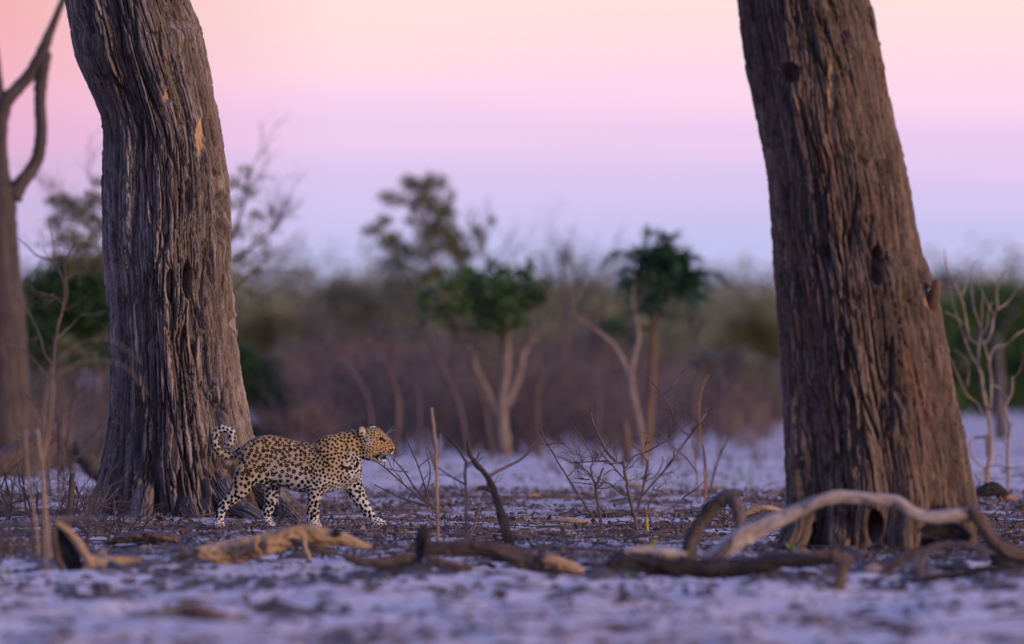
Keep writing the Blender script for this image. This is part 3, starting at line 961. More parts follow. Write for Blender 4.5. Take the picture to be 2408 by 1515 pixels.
        if vv > 620: return 55, 19.5, 1
        if vv < 330: return 38, 15, 0
        return 47.5, 16.6, 1

    # greedy dart throwing over the skin
    order = rng.permutation(len(V))
    cell_ = 0.03
    gridd = {}
    seeds = []
    for i in order:
        sp, br, kd = region(u[i], v[i], y[i], tailm[i], headm[i])
        sp *= LS
        p = V[i]
        key = (int(p[0] // cell_), int(p[1] // cell_), int(p[2] // cell_))
        good = True
        for a in (-1, 0, 1):
            for b in (-1, 0, 1):
                for c in (-1, 0, 1):
                    for (qx, qy, qz, qs) in gridd.get((key[0] + a, key[1] + b, key[2] + c), ()):
                        lim = 0.5 * (sp + qs) * 0.93
                        if (p[0] - qx) ** 2 + (p[1] - qy) ** 2 + (p[2] - qz) ** 2 < lim * lim:
                            good = False; break
                    if not good: break
                if not good: break
            if not good: break
        if good:
            gridd.setdefault(key, []).append((p[0], p[1], p[2], sp))
            seeds.append((i, sp, br * LS, kd))
    blobs = []     # centre, radius, stretch axis
    hearts = []    # rosette centres: the skin inside is a deeper tan
    for i, sp, br, kd in seeds:
        p, nrm = V[i], Nn[i]
        t1 = np.cross(nrm, [0, 1.0, 0.02]); t1 /= np.linalg.norm(t1) + 1e-9
        t2 = np.cross(nrm, t1)
        if kd == 1:
            k = rng.integers(3, 5)
            a0 = rng.uniform(0, 6.28)
            R = br * rng.uniform(0.95, 1.15)
            hearts.append((p, R * 1.05))
            for j in range(k):
                if rng.random() < 0.18: continue
                an = a0 + j * 6.28 / k + rng.normal(0, 0.22)
                rb = R * rng.uniform(0.5, 0.72)
                st_ = R * 0.36
                tang = -t1 * math.sin(an) + t2 * math.cos(an)
                ctr = p + (t1 * math.cos(an) + t2 * math.sin(an)) * R * 0.74
                blobs += [(ctr + tang * st_, rb * 0.86), (ctr - tang * st_, rb * 0.86)]
        else:
            an = rng.uniform(0, 6.28)
            dv = (t1 * math.cos(an) + t2 * math.sin(an)) * br * rng.uniform(0.12, 0.42)
            r = br * rng.uniform(0.88, 1.12)
            blobs += [(p + dv, r), (p - dv, r * rng.uniform(0.75, 1.0))]
    # marks drawn where this animal has them (near side)
    def mark(pts, r, yy=None):
        for (a, b) in pts:
            ok = np.flatnonzero((np.abs(u - a) < 9) & (np.abs(v - b) < 9))
            if len(ok): blobs.append((V[ok[np.argmin(y[ok])]], r * LS))
    mark([(1885, 552), (1900, 560), (1918, 572), (1935, 568)], 20)
    mark([(1800, 560), (1825, 550), (1850, 540)], 10)
    mark([(1645, 632), (1660, 648), (1682, 662), (1705, 674), (1732, 678), (1755, 668)], 15)
    mark([(1800, 640), (1820, 620), (1838, 610)], 16)
    mark([(1880, 300), (1868, 285), (1884, 325), (1896, 350)], 13)
    mark([(2088, 335), (2100, 338), (2114, 344), (2128, 350), (2140, 358)], 15)       # round the eye
    mark([(2076, 322), (2066, 312)], 7)
    mark([(2080, 400), (2062, 425), (2040, 444), (2100, 388)], 6)
    mark([(2205, 455), (2214, 462), (2222, 456), (2226, 445)], 12)
    for row in (468, 484, 500):                                        # rows of whisker spots
        mark([(q_, row) for q_ in range(2118, 2190, 14)], 4.2)
    mark([(2080, 505), (2100, 512), (2060, 520), (2040, 528), (2082, 528), (2104, 530), (2060, 540), (2120, 536), (2136, 530), (2070, 522), (2050, 534), (2090, 520), (2120, 522)], 17)   # black lip, and the open mouth's shade painted in
    mark([(2030, 545), (2015, 535), (2050, 560)], 12)
    kd = kdtree.KDTree(len(blobs))
    for j, (p, r) in enumerate(blobs): kd.insert(p, j)
    kd.balance()
    rad = np.array([r for _, r in blobs])
    wob = fbm(u / 9, v / 9 + y * 300, 2, 5) - 0.5
    blk = np.zeros(len(V))
    for i in range(len(V)):
        best = 9.0
        for co, j, dist in kd.find_n(V[i], 4):
            q_ = dist / rad[j]
            if q_ < best: best = q_
        blk[i] = best
    blk = 1 - sst(0.93, 1.14, blk + 0.4 * wob)
    kh = kdtree.KDTree(max(1, len(hearts)))
    for j, (p, r) in enumerate(hearts): kh.insert(p, j)
    kh.balance()
    for i in range(len(V)):
        co, j, dist = kh.find(V[i])
        if dist < hearts[j][1]:
            base[i] *= (0.68, 0.56, 0.42)
    # ear backs and tail tip
    earfar = (np.abs(u - 1985) < 44) & (v < 222) & (y > .03)
    blk = np.where(earfar, np.where(v < 188, 0.95, 0.05), blk)
    base[earfar] = (0.62, 0.6, 0.58)
    earnear = ((u - 1858) / 50) ** 2 + ((v - 248) / 66) ** 2 < 1
    earnear &= y < -.05
    blk = np.where(earnear, 0.0, blk); base[earnear] = (0.36, 0.30, 0.22)
    rim = earnear & (u > 1846) & (v > 224) & (v < 282)
    base[rim] = (0.50, 0.40, 0.28)
    blk = np.where(earnear & ((u < 1838) | (v > 290)), 0.9, blk)
    blk = np.where(rim & (((u - 1868) / 20) ** 2 + ((v - 268) / 17) ** 2 < 1), 0.8, blk)
    inmouth = (u > 2075) & (u < 2150) & (v > 512) & (v < 556) & (np.abs(y) < .03)  # shade inside the open mouth, painted black
    blk = np.where(inmouth, 1, blk)
    col = base * (1 - blk)[:, None] + np.array([0.004, 0.003, 0.003]) * blk[:, None]

    m, n, l, b = new_mat('leopard_fur', 0.8, 0.2)
    at = n.new('ShaderNodeAttribute'); at.attribute_name = 'coat'
    l.new(at.outputs['Color'], b.inputs['Base Color'])
    b.inputs['Sheen Weight'].default_value = 0.0
    b.inputs['Sheen Roughness'].default_value = 0.5
    c4 = np.concatenate([col, np.ones((len(col), 1))], 1)
    body = grid_obj('body', V, Q, m, root, {'coat': ('FLOAT_COLOR', c4)})

    # short hair lying along the body, ruffled at belly, tail and cheeks
    nh = 90000
    pick = rng.choice(len(V), nh)
    p = V[pick] + rng.normal(0, 0.0012, (nh, 3)); nn = Nn[pick]; uu, vv = u[pick], v[pick]
    flow = np.stack([np.full(nh, -0.9), np.zeros(nh), np.full(nh, -0.45)], 1)
    flow[vv > 900] = (-0.15, 0, -1)
    flow[headm[pick]] = (-1, 0, -0.15)
    tm_ = tailm[pick]
    tp = np.array([P3(a, b_, c) for a, b_, c, _ in tail]); tt = np.gradient(tp, axis=0)
    near = np.argmin(((p[tm_][:, None, :] - tp[None]) ** 2).sum(2), 1)
    flow[tm_] = tt[near] / np.linalg.norm(tt[near], axis=1)[:, None]
    flow = flow - nn * (flow * nn).sum(1)[:, None]
    flow /= np.linalg.norm(flow, axis=1)[:, None] + 1e-9
    ln = 0.006 + 0.004 * rng.random(nh) + 0.008 * (nn[:, 2] < -0.4) * (vv < 980) * (uu > 600) + 0.006 * tm_
    ln = np.where(vv > 1150, 0.006, ln); ln = np.where(headm[pick], 0.006, ln)
    tip = p + flow * (ln * 0.9)[:, None] + nn * (ln * (0.16 + 0.16 * rng.random(nh)))[:, None] + rng.normal(0, 0.0012, (nh, 3))
    side = np.cross(flow, nn) * 0.00075
    HV = np.stack([p + side - nn * 0.001, p - side - nn * 0.001, tip], 1).reshape(-1, 3)
    HF = np.arange(nh * 3).reshape(-1, 3)
    hc = np.repeat(c4[pick] * (1 + 0.10 * rng.normal(0, 1, nh))[:, None].clip(0.6, 1.4), 3, axis=0)
    fur = grid_obj('fur', HV, HF, m, root, {'coat': ('FLOAT_COLOR', hc)}, smooth=False)
    fur['kind'] = 'stuff'

    # eyes, nose, whiskers
    def blob(name, c, r, mat, n1=12, n2=8):
        vv_, ff = [], []
        for i in range(n2 + 1):
            a = math.pi * i / n2
            for j in range(n1):
                t = 2 * math.pi * j / n1
                vv_.append((c[0] + r[0] * math.sin(a) * math.cos(t), c[1] + r[1] * math.sin(a) * math.sin(t), c[2] + r[2] * math.cos(a)))
        for i in range(n2):
            for j in range(n1):
                ff.append((i * n1 + j, (i + 1) * n1 + j, (i + 1) * n1 + (j + 1) % n1, i * n1 + (j + 1) % n1))
        b_ = MB(); b_.add(vv_, ff)
        return b_.build(name, mat, root)
    eye_m = plain('amber_eye', (0.05, 0.032, 0.012), 0.12, 0.6)
    for sgn in (-1, 1):
        k_ = np.argmin((u - 2112) ** 2 + (v - 343) ** 2 + 1e9 * (y * sgn < 0.02))
        c = V[k_]
        blob('eye', (c[0], c[1] - sgn * 0.0015, c[2]), (0.0085, 0.007, 0.0075), eye_m)
    blob('nose', P3(2231, 450, 0), (0.014, 0.016, 0.014), plain('dark_nose_leather', (0.03, 0.02, 0.02), 0.45, 0.4))
    wm = plain('white_whisker', (0.6, 0.58, 0.55), 0.5)
    for sgn in (-1, 1):
        for k_ in range(6):
            a = P3(2120 + k_ * 10, 478 + 9 * (k_ % 3), sgn * .040)
            e_ = a + np.array([-0.045 - 0.01 * k_, sgn * (0.03 + 0.006 * k_), -0.055 - 0.008 * (k_ % 3)])
            b_ = MB(); tube(b_, spline([a, 0.5 * (a + e_) + (0, sgn * .01, .012), e_], 4), np.linspace(.0006, .0002, 9), 4)
            b_.build('whisker', wm, root)
        for k_, (eu, ev) in enumerate(((2232, 192), (2256, 222), (2205, 215))):
            a = P3(2140, 285 + 5 * k_, sgn * .036); e_ = P3(eu, ev, sgn * .05)
            b_ = MB(); tube(b_, spline([a, 0.5 * (a + e_) + (0, 0, .006), e_], 4), np.linspace(.0006, .0002, 9), 4)
            b_.build('brow_whisker', wm, root)
    return root


build_leopard()


# ------------------------------------------------------------------ background trees and bushes
def leaf_cloud(name, parent, mat, blobs, size, rng, per=None, kind=None, droop=0.0, narrow=0.5):
    """leaf-sized faces through ellipsoids: blobs (centre xyz, radii xyz, count)"""
    C, N_ = [], 0
    for c, r, k in blobs:
        k = int(k)
        d_ = rng.normal(0, 1, (k, 3)); d_ /= np.linalg.norm(d_, axis=1)[:, None]
        rr = rng.random(k) ** (1 / 2.2)
        p = np.array(c) + d_ * rr[:, None] * np.array(r)
        C.append(p)
    P = np.concatenate(C); n = len(P)
    a = rng.normal(0, 1, (n, 3)); a[:, 2] -= droop; a /= np.linalg.norm(a, axis=1)[:, None]
    b = np.cross(a, rng.normal(0, 1, (n, 3))); b /= np.linalg.norm(b, axis=1)[:, None] + 1e-9
    nn = np.cross(a, b)
    sz = size * (0.6 + 0.8 * rng.random(n))[:, None]
    V = np.stack([P, P + a * sz * 0.5 + b * sz * narrow * 0.5 + nn * sz * .06, P + a * sz, P + a * sz * 0.5 - b * sz * narrow * 0.5 + nn * sz * .06], 1).reshape(-1, 3)
    F = np.arange(n * 4).reshape(-1, 4)
    tone = np.repeat(np.clip(0.5 + 0.24 * rng.normal(0, 1, n), 0, 1), 4)
    return grid_obj(name, V, F, mat, parent, {'rnd': ('FLOAT', tone)}, smooth=False)


def px(d): return d / FPX


def rel(root, p): return tuple(np.array(p) - np.array(root.location))


class Tree:
    """a tree or bush standing at distance d; drawn in readings of the photograph"""
    def __init__(s, name, label, cat, u, d, group=None, seed=1):
        s.d = d; s.rng = np.random.default_rng(seed)
        x = (u - CU) * d / FPX
        s.root = thing(name, label, cat, (x, d, gz(x, d)), group)

    def w(s, u, v, dy=0.0):
        return np.array(W(u, v, s.d)) + (0, dy, 0)

    def stem(s, name, pts, mat, n=8, rough=0.05, sub=5, dys=None):
        """pts: (u, v, r)"""
        P = np.array([s.w(p[0], p[1], (dys[i] if dys else 0)) for i, p in enumerate(pts)])
        R = np.array([p[2] for p in pts]) * px(s.d)
        Ps = spline(P, sub); Rs = np.interp(np.linspace(0, 1, len(Ps)), np.linspace(0, 1, len(R)), R)
        mb = MB(); tube(mb, Ps, Rs, n, rough, s.rng)
        o = mb.build(name, mat)
        o.location = (0, 0, 0)
        s.adopt(o); return o

    def adopt(s, o):
        me = o.data; l = np.array(s.root.location)
        co = np.zeros(len(me.vertices) * 3, np.float32); me.vertices.foreach_get('co', co)
        co = co.reshape(-1, 3) - l; me.vertices.foreach_set('co', co.astype(np.float32).ravel()); me.update()
        o.parent = s.root; o.location = (0, 0, 0)

    def twigs(s, name, starts, mat, length, r, depth=2, **kw):
        """bare twigs: starts (u, v, du, dv)"""
        mb = MB()
        for (u, v, du, dv) in starts:
            p = s.w(u, v, s.rng.normal(0, 6) * px(s.d))
            dr = np.array([du, s.rng.normal(0, 0.4), -dv], float)
            sticks(mb, p, dr, length * px(s.d), r * px(s.d), depth, s.rng, **kw)
        o = mb.build(name, mat, None, smooth=False); o.location = (0, 0, 0); s.adopt(o)
        o['kind'] = 'stuff'
        return o

    def crown(s, name, blobs, mat, size, density=1.0, narrow=0.5):
        """blobs: (u, v, ru, rv[, weight]); size of a leaf in px"""
        L_ = []
        for b in blobs:
            u, v, ru, rv = b[:4]; wgt = b[4] if len(b) > 4 else 1
            c = s.w(u, v, s.rng.normal(0, 0.35) * ru * px(s.d))
            L_.append((c, (ru * px(s.d), 0.8 * ru * px(s.d), rv * px(s.d)), max(8, ru * rv / size ** 2 * 34.0 * density * wgt)))
        o = leaf_cloud(name, None, mat, L_, size * px(s.d), s.rng, narrow=narrow)
        o.location = (0, 0, 0); s.adopt(o); return o


def bush(name, label, u0, u1, vtop, vbase, d, mat, seed, leaf=9, nb=26, group=None, density=1.0, stems=5, smat=None, roundness=0.6):
    t = Tree(name, label, 'bush', 0.5 * (u0 + u1), d, group, seed)
    rng = t.rng
    w = 0.5 * (u1 - u0); cu = 0.5 * (u0 + u1); h = vbase - vtop
    blobs = []
    for i in range(nb):
        q = rng.uniform(-1, 1)
        lim = (1 - abs(q) ** 2.2) ** roundness
        vt = (rng.uniform(0.0, 0.16) if rng.random() < 0.28 else rng.uniform(0.08, 1.0) ** 0.75 * lim)
        ru = w * rng.uniform(0.14, 0.3); rv = ru * rng.uniform(0.6, 1.0)
        blobs.append((cu + q * (w - ru * 0.6), vbase - vt * (h - rv * 0.7), ru, rv, 1))
    for i in range(stems):
        q = rng.uniform(-0.8, 0.8)
        t.stem('stem', [(cu + q * w * 0.3, vbase + 4, 4), (cu + q * w * 0.6, vbase - h * 0.35, 3), (cu + q * w * 0.9, vbase - h * rng.uniform(0.5, 0.85), 1.5)], smat or TWIG, n=5, sub=4)
    t.crown('foliage', blobs, mat, leaf, density)
    return t


# --- forked dead tree at the left edge
t = Tree('forked_dead_tree', 'bare grey forked tree cut off by the left edge', 'tree', 20, 106, seed=3)
t.stem('trunk', [(22, 1140, 76), (18, 1050, 62), (14, 900, 56), (10, 760, 50), (8, 650, 42), (4, 560, 38), (0, 490, 38), (4, 440, 34)], FORK_BARK, n=20, rough=0.04)
t.stem('limb', [(6, 450, 26), (2, 390, 19), (0, 330, 18), (4, 270, 19), (14, 238, 18), (44, 205, 16), (72, 172, 15), (96, 130, 15), (112, 90, 12), (130, 45, 9), (146, 5, 8), (160, -40, 6)], FORK_BARK, n=12)
t.stem('limb', [(2, 262, 15), (-4, 200, 12), (-10, 130, 9), (-20, 60, 8), (-34, -20, 6)], FORK_BARK, n=10)
t.stem('limb', [(28, 462, 24), (50, 430, 18), (76, 398, 16), (92, 356, 15), (97, 300, 15), (94, 250, 14), (96, 200, 15), (102, 158, 15), (114, 124, 9)], FORK_BARK, n=12)
t.stem('limb', [(-6, 1140, 30), (-20, 1090, 22), (-60, 1050, 16)], FORK_BARK, n=10)

# --- thin-leaved tree half hidden by the big left trunk
t = Tree('sparse_tree', 'sparse small-leaved tree half hidden behind the left trunk', 'tree', 420, 118, seed=5)
t.stem('trunk', [(420, 1085, 20), (415, 900, 17), (430, 700, 14), (440, 560, 9)], STEM_PALE, n=10)
for pts in ([(425, 780, 9), (500, 640, 6), (560, 520, 4), (585, 400, 2)], [(432, 700, 8), (540, 620, 5), (620, 560, 3), (668, 500, 1.6)],
            [(425, 800, 8), (510, 720, 5), (590, 640, 3), (650, 590, 1.6)], [(425, 760, 9), (330, 620, 6), (240, 520, 4), (150, 470, 2)], [(420, 820, 8), (300, 700, 5), (190, 600, 3), (120, 560, 1.6)], [(425, 740, 7), (300, 560, 4), (225, 460, 2)]):
    t.stem('limb', pts, TWIG, n=6)
st = [(585, 420, .3, -1), (575, 460, 1, -.6), (600, 540, 1, -.3), (620, 560, 1, -.5), (640, 530, .8, -.6), (560, 520, .6, -1), (590, 640, 1, -.2), (600, 600, 1, -.4), (570, 680, 1, .2), (250, 520, -1, -.5), (200, 500, -.8, -.7), (150, 470, -1, -.2), (180, 590, -1, -.2), (225, 460, -.4, -1), (240, 560, -.6, -.6)]
t.twigs('twigs', st, TWIG_PURPLE, 80, 1.7, 3, n=3, kids=(3, 5), spread=0.55)
cl = []
for (u, v, r) in [(552, 430, 24), (575, 400, 18), (585, 450, 24), (548, 480, 24), (600, 510, 26), (640, 500, 22), (560, 545, 30), (610, 565, 26), (650, 540, 16), (575, 610, 32), (625, 600, 20), (560, 655, 26), (600, 640, 20), (552, 700, 22), (590, 690, 14), (568, 745, 14),
                  (150, 480, 34), (190, 505, 38), (130, 520, 26), (220, 470, 30), (235, 530, 36), (160, 560, 38), (205, 575, 36), (235, 620, 34), (120, 470, 16), (180, 620, 34), (232, 430, 18), (140, 610, 30)]:
    cl.append((u, v, r * 1.1, r * 0.8, 0.5 if u > 400 else 0.95))
t.crown('foliage', cl, LEAF_OLIVE, 9, 0.9)

# --- dark evergreen growth round the big left trunk
bush('evergreen_bush', 'dense dark evergreen bush between forked tree and big trunk', -30, 430, 560, 1080, 124, LEAF_DARK, 7, 11, 140, density=0.8, roundness=0.35)
bush('low_bush', 'dark green low bush hugging right side of big left trunk', 440, 700, 805, 1030, 136, LEAF_DARK, 8, 10, 90, density=0.8, roundness=0.35)
bush('olive_bush', 'olive bush showing low behind the left stalks', 90, 300, 770, 1010, 121, LEAF_OLIVE, 9, 10, 20, density=0.8)

# --- the tall tree in the middle: an open olive crown above, a dark green crown below
t = Tree('tall_open_tree', 'tall open-crowned olive tree rising highest in the middle', 'tree', 1040, 148, seed=21)
t.stem('trunk', [(1060, 1030, 9), (1050, 900, 8), (1040, 780, 6), (1035, 660, 3.5), (1030, 560, 2.5)], STEM_PALE, n=8)
for pts in ([(1035, 660, 4.2), (1000, 560, 3.5), (1005, 480, 2.8), (1020, 425, 1.4)], [(1038, 640, 3.5), (960, 590, 2.8), (905, 555, 2.1), (868, 535, 1.4)], [(1030, 570, 3.5), (975, 490, 2.4), (930, 470, 1.4), (905, 460, 1.0)], [(1040, 690, 3.5), (1090, 610, 2.8), (1120, 550, 2.1), (1155, 510, 1.0)], [(1040, 720, 3.5), (1130, 640, 2.1), (1190, 570, 1.1)], [(1030, 600, 3.5), (1060, 520, 2.1), (1045, 430, 1.1)]):
    t.stem('limb', pts, TWIG, n=6)
cl = [(965, 432, 26, 24), (1000, 440, 26, 22), (1035, 430, 20, 22), (1005, 470, 34, 26), (975, 480, 24, 24), (1030, 490, 30, 26), (925, 468, 30, 20), (900, 462, 14, 14), (1015, 530, 36, 28), (1000, 560, 34, 26), (905, 520, 22, 16), (880, 540, 22, 16), (860, 545, 12, 10), (920, 560, 32, 20), (950, 585, 36, 20), (905, 575, 22, 14), (1040, 580, 36, 26), (990, 600, 36, 20), (1065, 545, 20, 24), (1080, 600, 30, 20), (1115, 545, 12, 22), (1128, 590, 14, 20), (1155, 520, 9, 14), (1100, 640, 26, 16), (1030, 640, 30, 16), (1150, 610, 12, 10), (940, 620, 20, 10), (1050, 500, 24, 26), (1060, 460, 12, 14), (1075, 570, 30, 28), (1010, 415, 14, 10), (970, 520, 20, 16), (1040, 545, 30, 20), (1090, 640, 30, 20), (1000, 650, 34, 24), (1050, 690, 40, 26), (960, 665, 26, 18, 0.6), (1090, 600, 26, 22), (1135, 560, 14, 20), (1030, 740, 40, 26, 0.6)]
t.crown('foliage', cl, LEAF_OLIVE_GREEN, 11, 1.0)
t.twigs('twigs', [(1120, 560, .2, -1), (1150, 540, .4, -1), (1180, 590, .5, -1), (1190, 600, .8, -.6), (1090, 560, .3, -1)], TWIG_PURPLE, 55, 1.6, 2, n=3, kids=(3, 4))

t = Tree('green_crowned_tree', 'dark green broad-crowned tree with pale forked trunk in the middle', 'tree', 1185, 122.5, seed=23)
t.stem('trunk', [(1186, 1078, 17), (1180, 960, 14), (1188, 880, 12), (1190, 800, 10), (1180, 720, 7)], STEM_PALE, n=10)
for pts in ([(1190, 960, 11), (1220, 880, 9), (1235, 820, 8), (1275, 770, 5), (1290, 740, 2)], [(1184, 1030, 10), (1150, 930, 9), (1120, 870, 7), (1090, 790, 5), (1050, 720, 3)], [(1188, 820, 8), (1215, 740, 5), (1250, 690, 3)], [(1186, 800, 7), (1140, 730, 5), (1090, 700, 3)]):
    t.stem('limb', pts, STEM_PALE, n=7)
cl = [(1010, 710, 30, 30), (1040, 735, 36, 26), (1060, 670, 34, 22), (1100, 660, 36, 24), (1085, 720, 34, 26), (1130, 700, 44, 36), (1170, 680, 44, 34), (1150, 740, 44, 34), (1200, 720, 44, 36), (1210, 680, 34, 28), (1240, 650, 18, 26), (1265, 680, 30, 22), (1240, 710, 34, 24), (1180, 770, 40, 18), (1120, 770, 34, 16), (1060, 765, 24, 14), (1145, 655, 30, 18), (1185, 640, 24, 20), (1160, 625, 14, 12), (1220, 640, 12, 14), (1286, 668, 10, 12), (985, 690, 14, 16), (1000, 745, 18, 12), (1245, 625, 10, 14), (1100, 635, 16, 12), (1275, 700, 14, 12), (1225, 760, 26, 14)]
t.crown('foliage', cl, LEAF_GREEN, 12, 1.1, 0.6)
t.crown('lower_foliage', [(1130, 800, 40, 22), (1190, 810, 46, 26), (1240, 790, 34, 20), (1150, 840, 34, 22), (1210, 850, 30, 22), (1080, 800, 26, 16)], LEAF_OLIVE, 10, 0.22)

# --- bare thin tree beside it
t = Tree('bare_slender_tree', 'bare purplish tree with thin crown between the two green crowns', 'tree', 1335, 150, seed=25)
t.stem('trunk', [(1330, 1030, 8), (1325, 900, 7), (1330, 780, 5), (1338, 700, 4)], TWIG_PURPLE, n=7)
t.twigs('twigs', [(1330, 800, -.3, -1), (1332, 760, .4, -1), (1335, 720, .1, -1), (1338, 700, .5, -1), (1330, 740, -.5, -1), (1330, 780, .7, -.8), (1335, 690, -.3, -1), (1338, 690, .7, -.9)], TWIG_PURPLE, 105, 2.4, 4, n=3, kids=(3, 4), spread=0.45)
t.crown('foliage', [(1320, 600, 14, 14), (1340, 620, 16, 14), (1385, 620, 18, 10), (1405, 605, 12, 8), (1325, 650, 12, 10)], LEAF_GREY, 8, 0.35)

# --- shaggy palm-like tree right of centre
t = Tree('palm', 'shaggy dark green palm with orange trunk right of centre', 'palm', 1535, 122, seed=31)
t.stem('trunk', [(1520, 1078, 13), (1528, 960, 10), (1534, 860, 9), (1538, 760, 7), (1542, 690, 6)], wood_mat('orange_palm_trunk', (0.07, 0.048, 0.034), (0.125, 0.085, 0.055), (0.18, 0.125, 0.085)), n=12)
rngp = np.random.default_rng(77)
fronds = []
for k in range(80):
    az_ = rngp.uniform(0, 6.28); el_ = rngp.uniform(-0.25, 1.4)
    ln_ = rngp.uniform(38, 74) * px(122)
    q_ = rngp.random(); c0 = t.w(1546 + rngp.normal(0, 30) + (50 if q_ > 0.8 else 0), 652 + rngp.normal(0, 34) + (34 if q_ > 0.8 else 0), rngp.normal(0, 0.18))
    dr = np.array([math.cos(az_) * math.cos(el_), math.sin(az_) * math.cos(el_), math.sin(el_)])
    tip_ = c0 + dr * ln_ * (0.85 if el_ > 0 else 0.95) - (0, 0, 0.10 * ln_)
    mid_ = c0 + dr * ln_ * 0.55 + (0, 0, 0.08 * ln_)
    mb = MB()
    path = spline([c0, mid_, tip_], 4)
    tube(mb, path, np.linspace(0.012, 0.004, len(path)), 3)
    for i in range(1, len(path)):                       # stiff blades spread from each rib
        tdir = path[i] - path[i - 1]; tdir /= np.linalg.norm(tdir)
        sd_ = np.cross(tdir, [0, 0, 1.0]); sd_ /= np.linalg.norm(sd_) + 1e-6
        for sg in (-1, 1):
            for q in range(2):
                bp = path[i] - tdir * 0.03 * q
                ed = bp + (tdir * rngp.uniform(.5, 1.0) + sd_ * sg * rngp.uniform(.5, .9) + np.array([0, 0, rngp.uniform(-.5, .1)])) * 0.22
                wv = np.cross(ed - bp, [0.3, 0.4, 1]); wv = wv / (np.linalg.norm(wv) + 1e-6) * 0.014
                mb.add([bp - wv, bp + wv, ed], [(0, 1, 2)], None, float(np.clip(0.45 + 0.25 * rngp.normal(), 0, 1)))
    o = mb.build('frond', LEAF_BLUE if el_ > -0.45 else LEAF_GREY, None, smooth=False); o.location = (0, 0, 0); t.adopt(o)

t.crown('leaf_mass', [(1545, 632, 76, 60), (1515, 655, 56, 46), (1595, 660, 52, 46), (1548, 690, 56, 46), (1622, 690, 36, 44), (1492, 668, 34, 24), (1462, 690, 22, 14), (1625, 720, 26, 40, 0.6), (1545, 730, 40, 30, 0.7), (1580, 740, 40, 28, 0.5), (1500, 710, 36, 26, 0.6), (1520, 600, 34, 24), (1570, 596, 30, 20)], LEAF_BLUE, 20, 1.0, 0.2)
t.crown('hanging_leaves', [(1600, 740, 44, 44, 0.7), (1640, 740, 26, 50, 0.7), (1570, 760, 36, 30, 0.5), (1655, 700, 16, 30, 0.5)], LEAF_GREY, 14, 0.45, 0.2)

# --- crooked pale stem in front of the palm
t = Tree('crooked_sapling', 'crooked pale bare sapling with forked top in front of the palm', 'tree', 1510, 114, seed=33)
t.stem('trunk', [(1516, 1098, 11), (1510, 1050, 9), (1504, 1000, 9), (1492, 950, 8.5), (1484, 900, 8), (1488, 850, 7), (1501, 800, 6.5), (1498, 765, 5.5), (1488, 725, 4), (1490, 670, 2)], STEM_PALE, n=10)
t.stem('limb', [(1484, 890, 6), (1466, 850, 5.6), (1440, 808, 5), (1400, 776, 4), (1362, 748, 3), (1340, 725, 2)], STEM_PALE, n=8)
t.twigs('twigs', [(1395, 765, -.2, -1), (1370, 745, -.4, -1), (1360, 738, .2, -1), (1345, 718, -1, -.4), (1420, 790, .2, -1), (1490, 740, .4, -1), (1496, 790, -.7, -1)], TWIG, 62, 2.2, 3, n=3, kids=(2, 4))
t = Tree('broken_stump', 'short dark broken stump left of the crooked sapling foot', 'stump', 1472, 116)
t.stem('trunk', [(1476, 1092, 13), (1474, 1050, 11), (1470, 1010, 9), (1466, 990, 5)], DEAD_BROWN, n=10, rough=0.1)

# --- bare pale trunks among the thicket
BT = [([(880, 1030, 11), (868, 960, 9), (848, 905, 8), (805, 850, 6), (760, 800, 3)], 'leaning bare trunk bending left behind the leopard back'),
      ([(930, 1030, 13), (936, 960, 12), (925, 900, 9), (905, 850, 5), (898, 800, 3)], 'pale bare trunk standing above the leopard head'),
      ([(1100, 1040, 12), (1080, 960, 10), (1045, 880, 9), (1020, 820, 7), (995, 760, 3)], 'bare trunk leaning left of the green-crowned tree'),
      ([(1160, 1060, 10), (1140, 960, 9), (1118, 890, 6), (1112, 830, 3)], 'slim bare trunk pressed against the green-crowned tree'),
      ([(980, 1020, 8), (985, 940, 7), (970, 880, 5), (975, 800, 2)], 'thin bare stem midway between leopard head and green tree'),
      ([(1270, 1030, 8), (1262, 940, 6), (1280, 860, 5), (1275, 790, 2)], 'thin bare stem just right of green-crowned trunk'),
      ([(1400, 1040, 9), (1408, 940, 7), (1390, 860, 5), (1400, 800, 2)], 'thin bare stem between green tree and palm'),
      ([(1640, 1030, 10), (1632, 940, 8), (1645, 870, 5), (1638, 800, 2)], 'slim bare trunk right of the palm'),
      ([(1690, 1010, 7), (1700, 930, 6), (1690, 860, 3)], 'slim bare trunk left of the leaning right trunk')]
for k, (pts, lab) in enumerate(BT):
    dd = D(max(pts[0][1], 1078))
    t = Tree('bare_tree', lab, 'tree', pts[0][0], dd, 'bare trunks in the thicket', 50 + k)
    pts = [(pts[0][0], 757.5 + CAM_H * FPX / dd + 6, pts[0][2])] + pts[1:]
    pts = [(a, b, c * 0.6) for a, b, c in pts]
    t.stem('trunk', pts, TWIG if k % 2 else TWIG_PURPLE, n=8)
    e = pts[-1]; m_ = pts[-2]
    t.twigs('twigs', [(e[0], e[1], .2, -1), (e[0], e[1] + 8, -.6, -1), (m_[0], m_[1], .7, -1), (m_[0], m_[1], -.8, -.7)], TWIG_PURPLE, 55, 2.2, 3, n=3, kids=(2, 4))

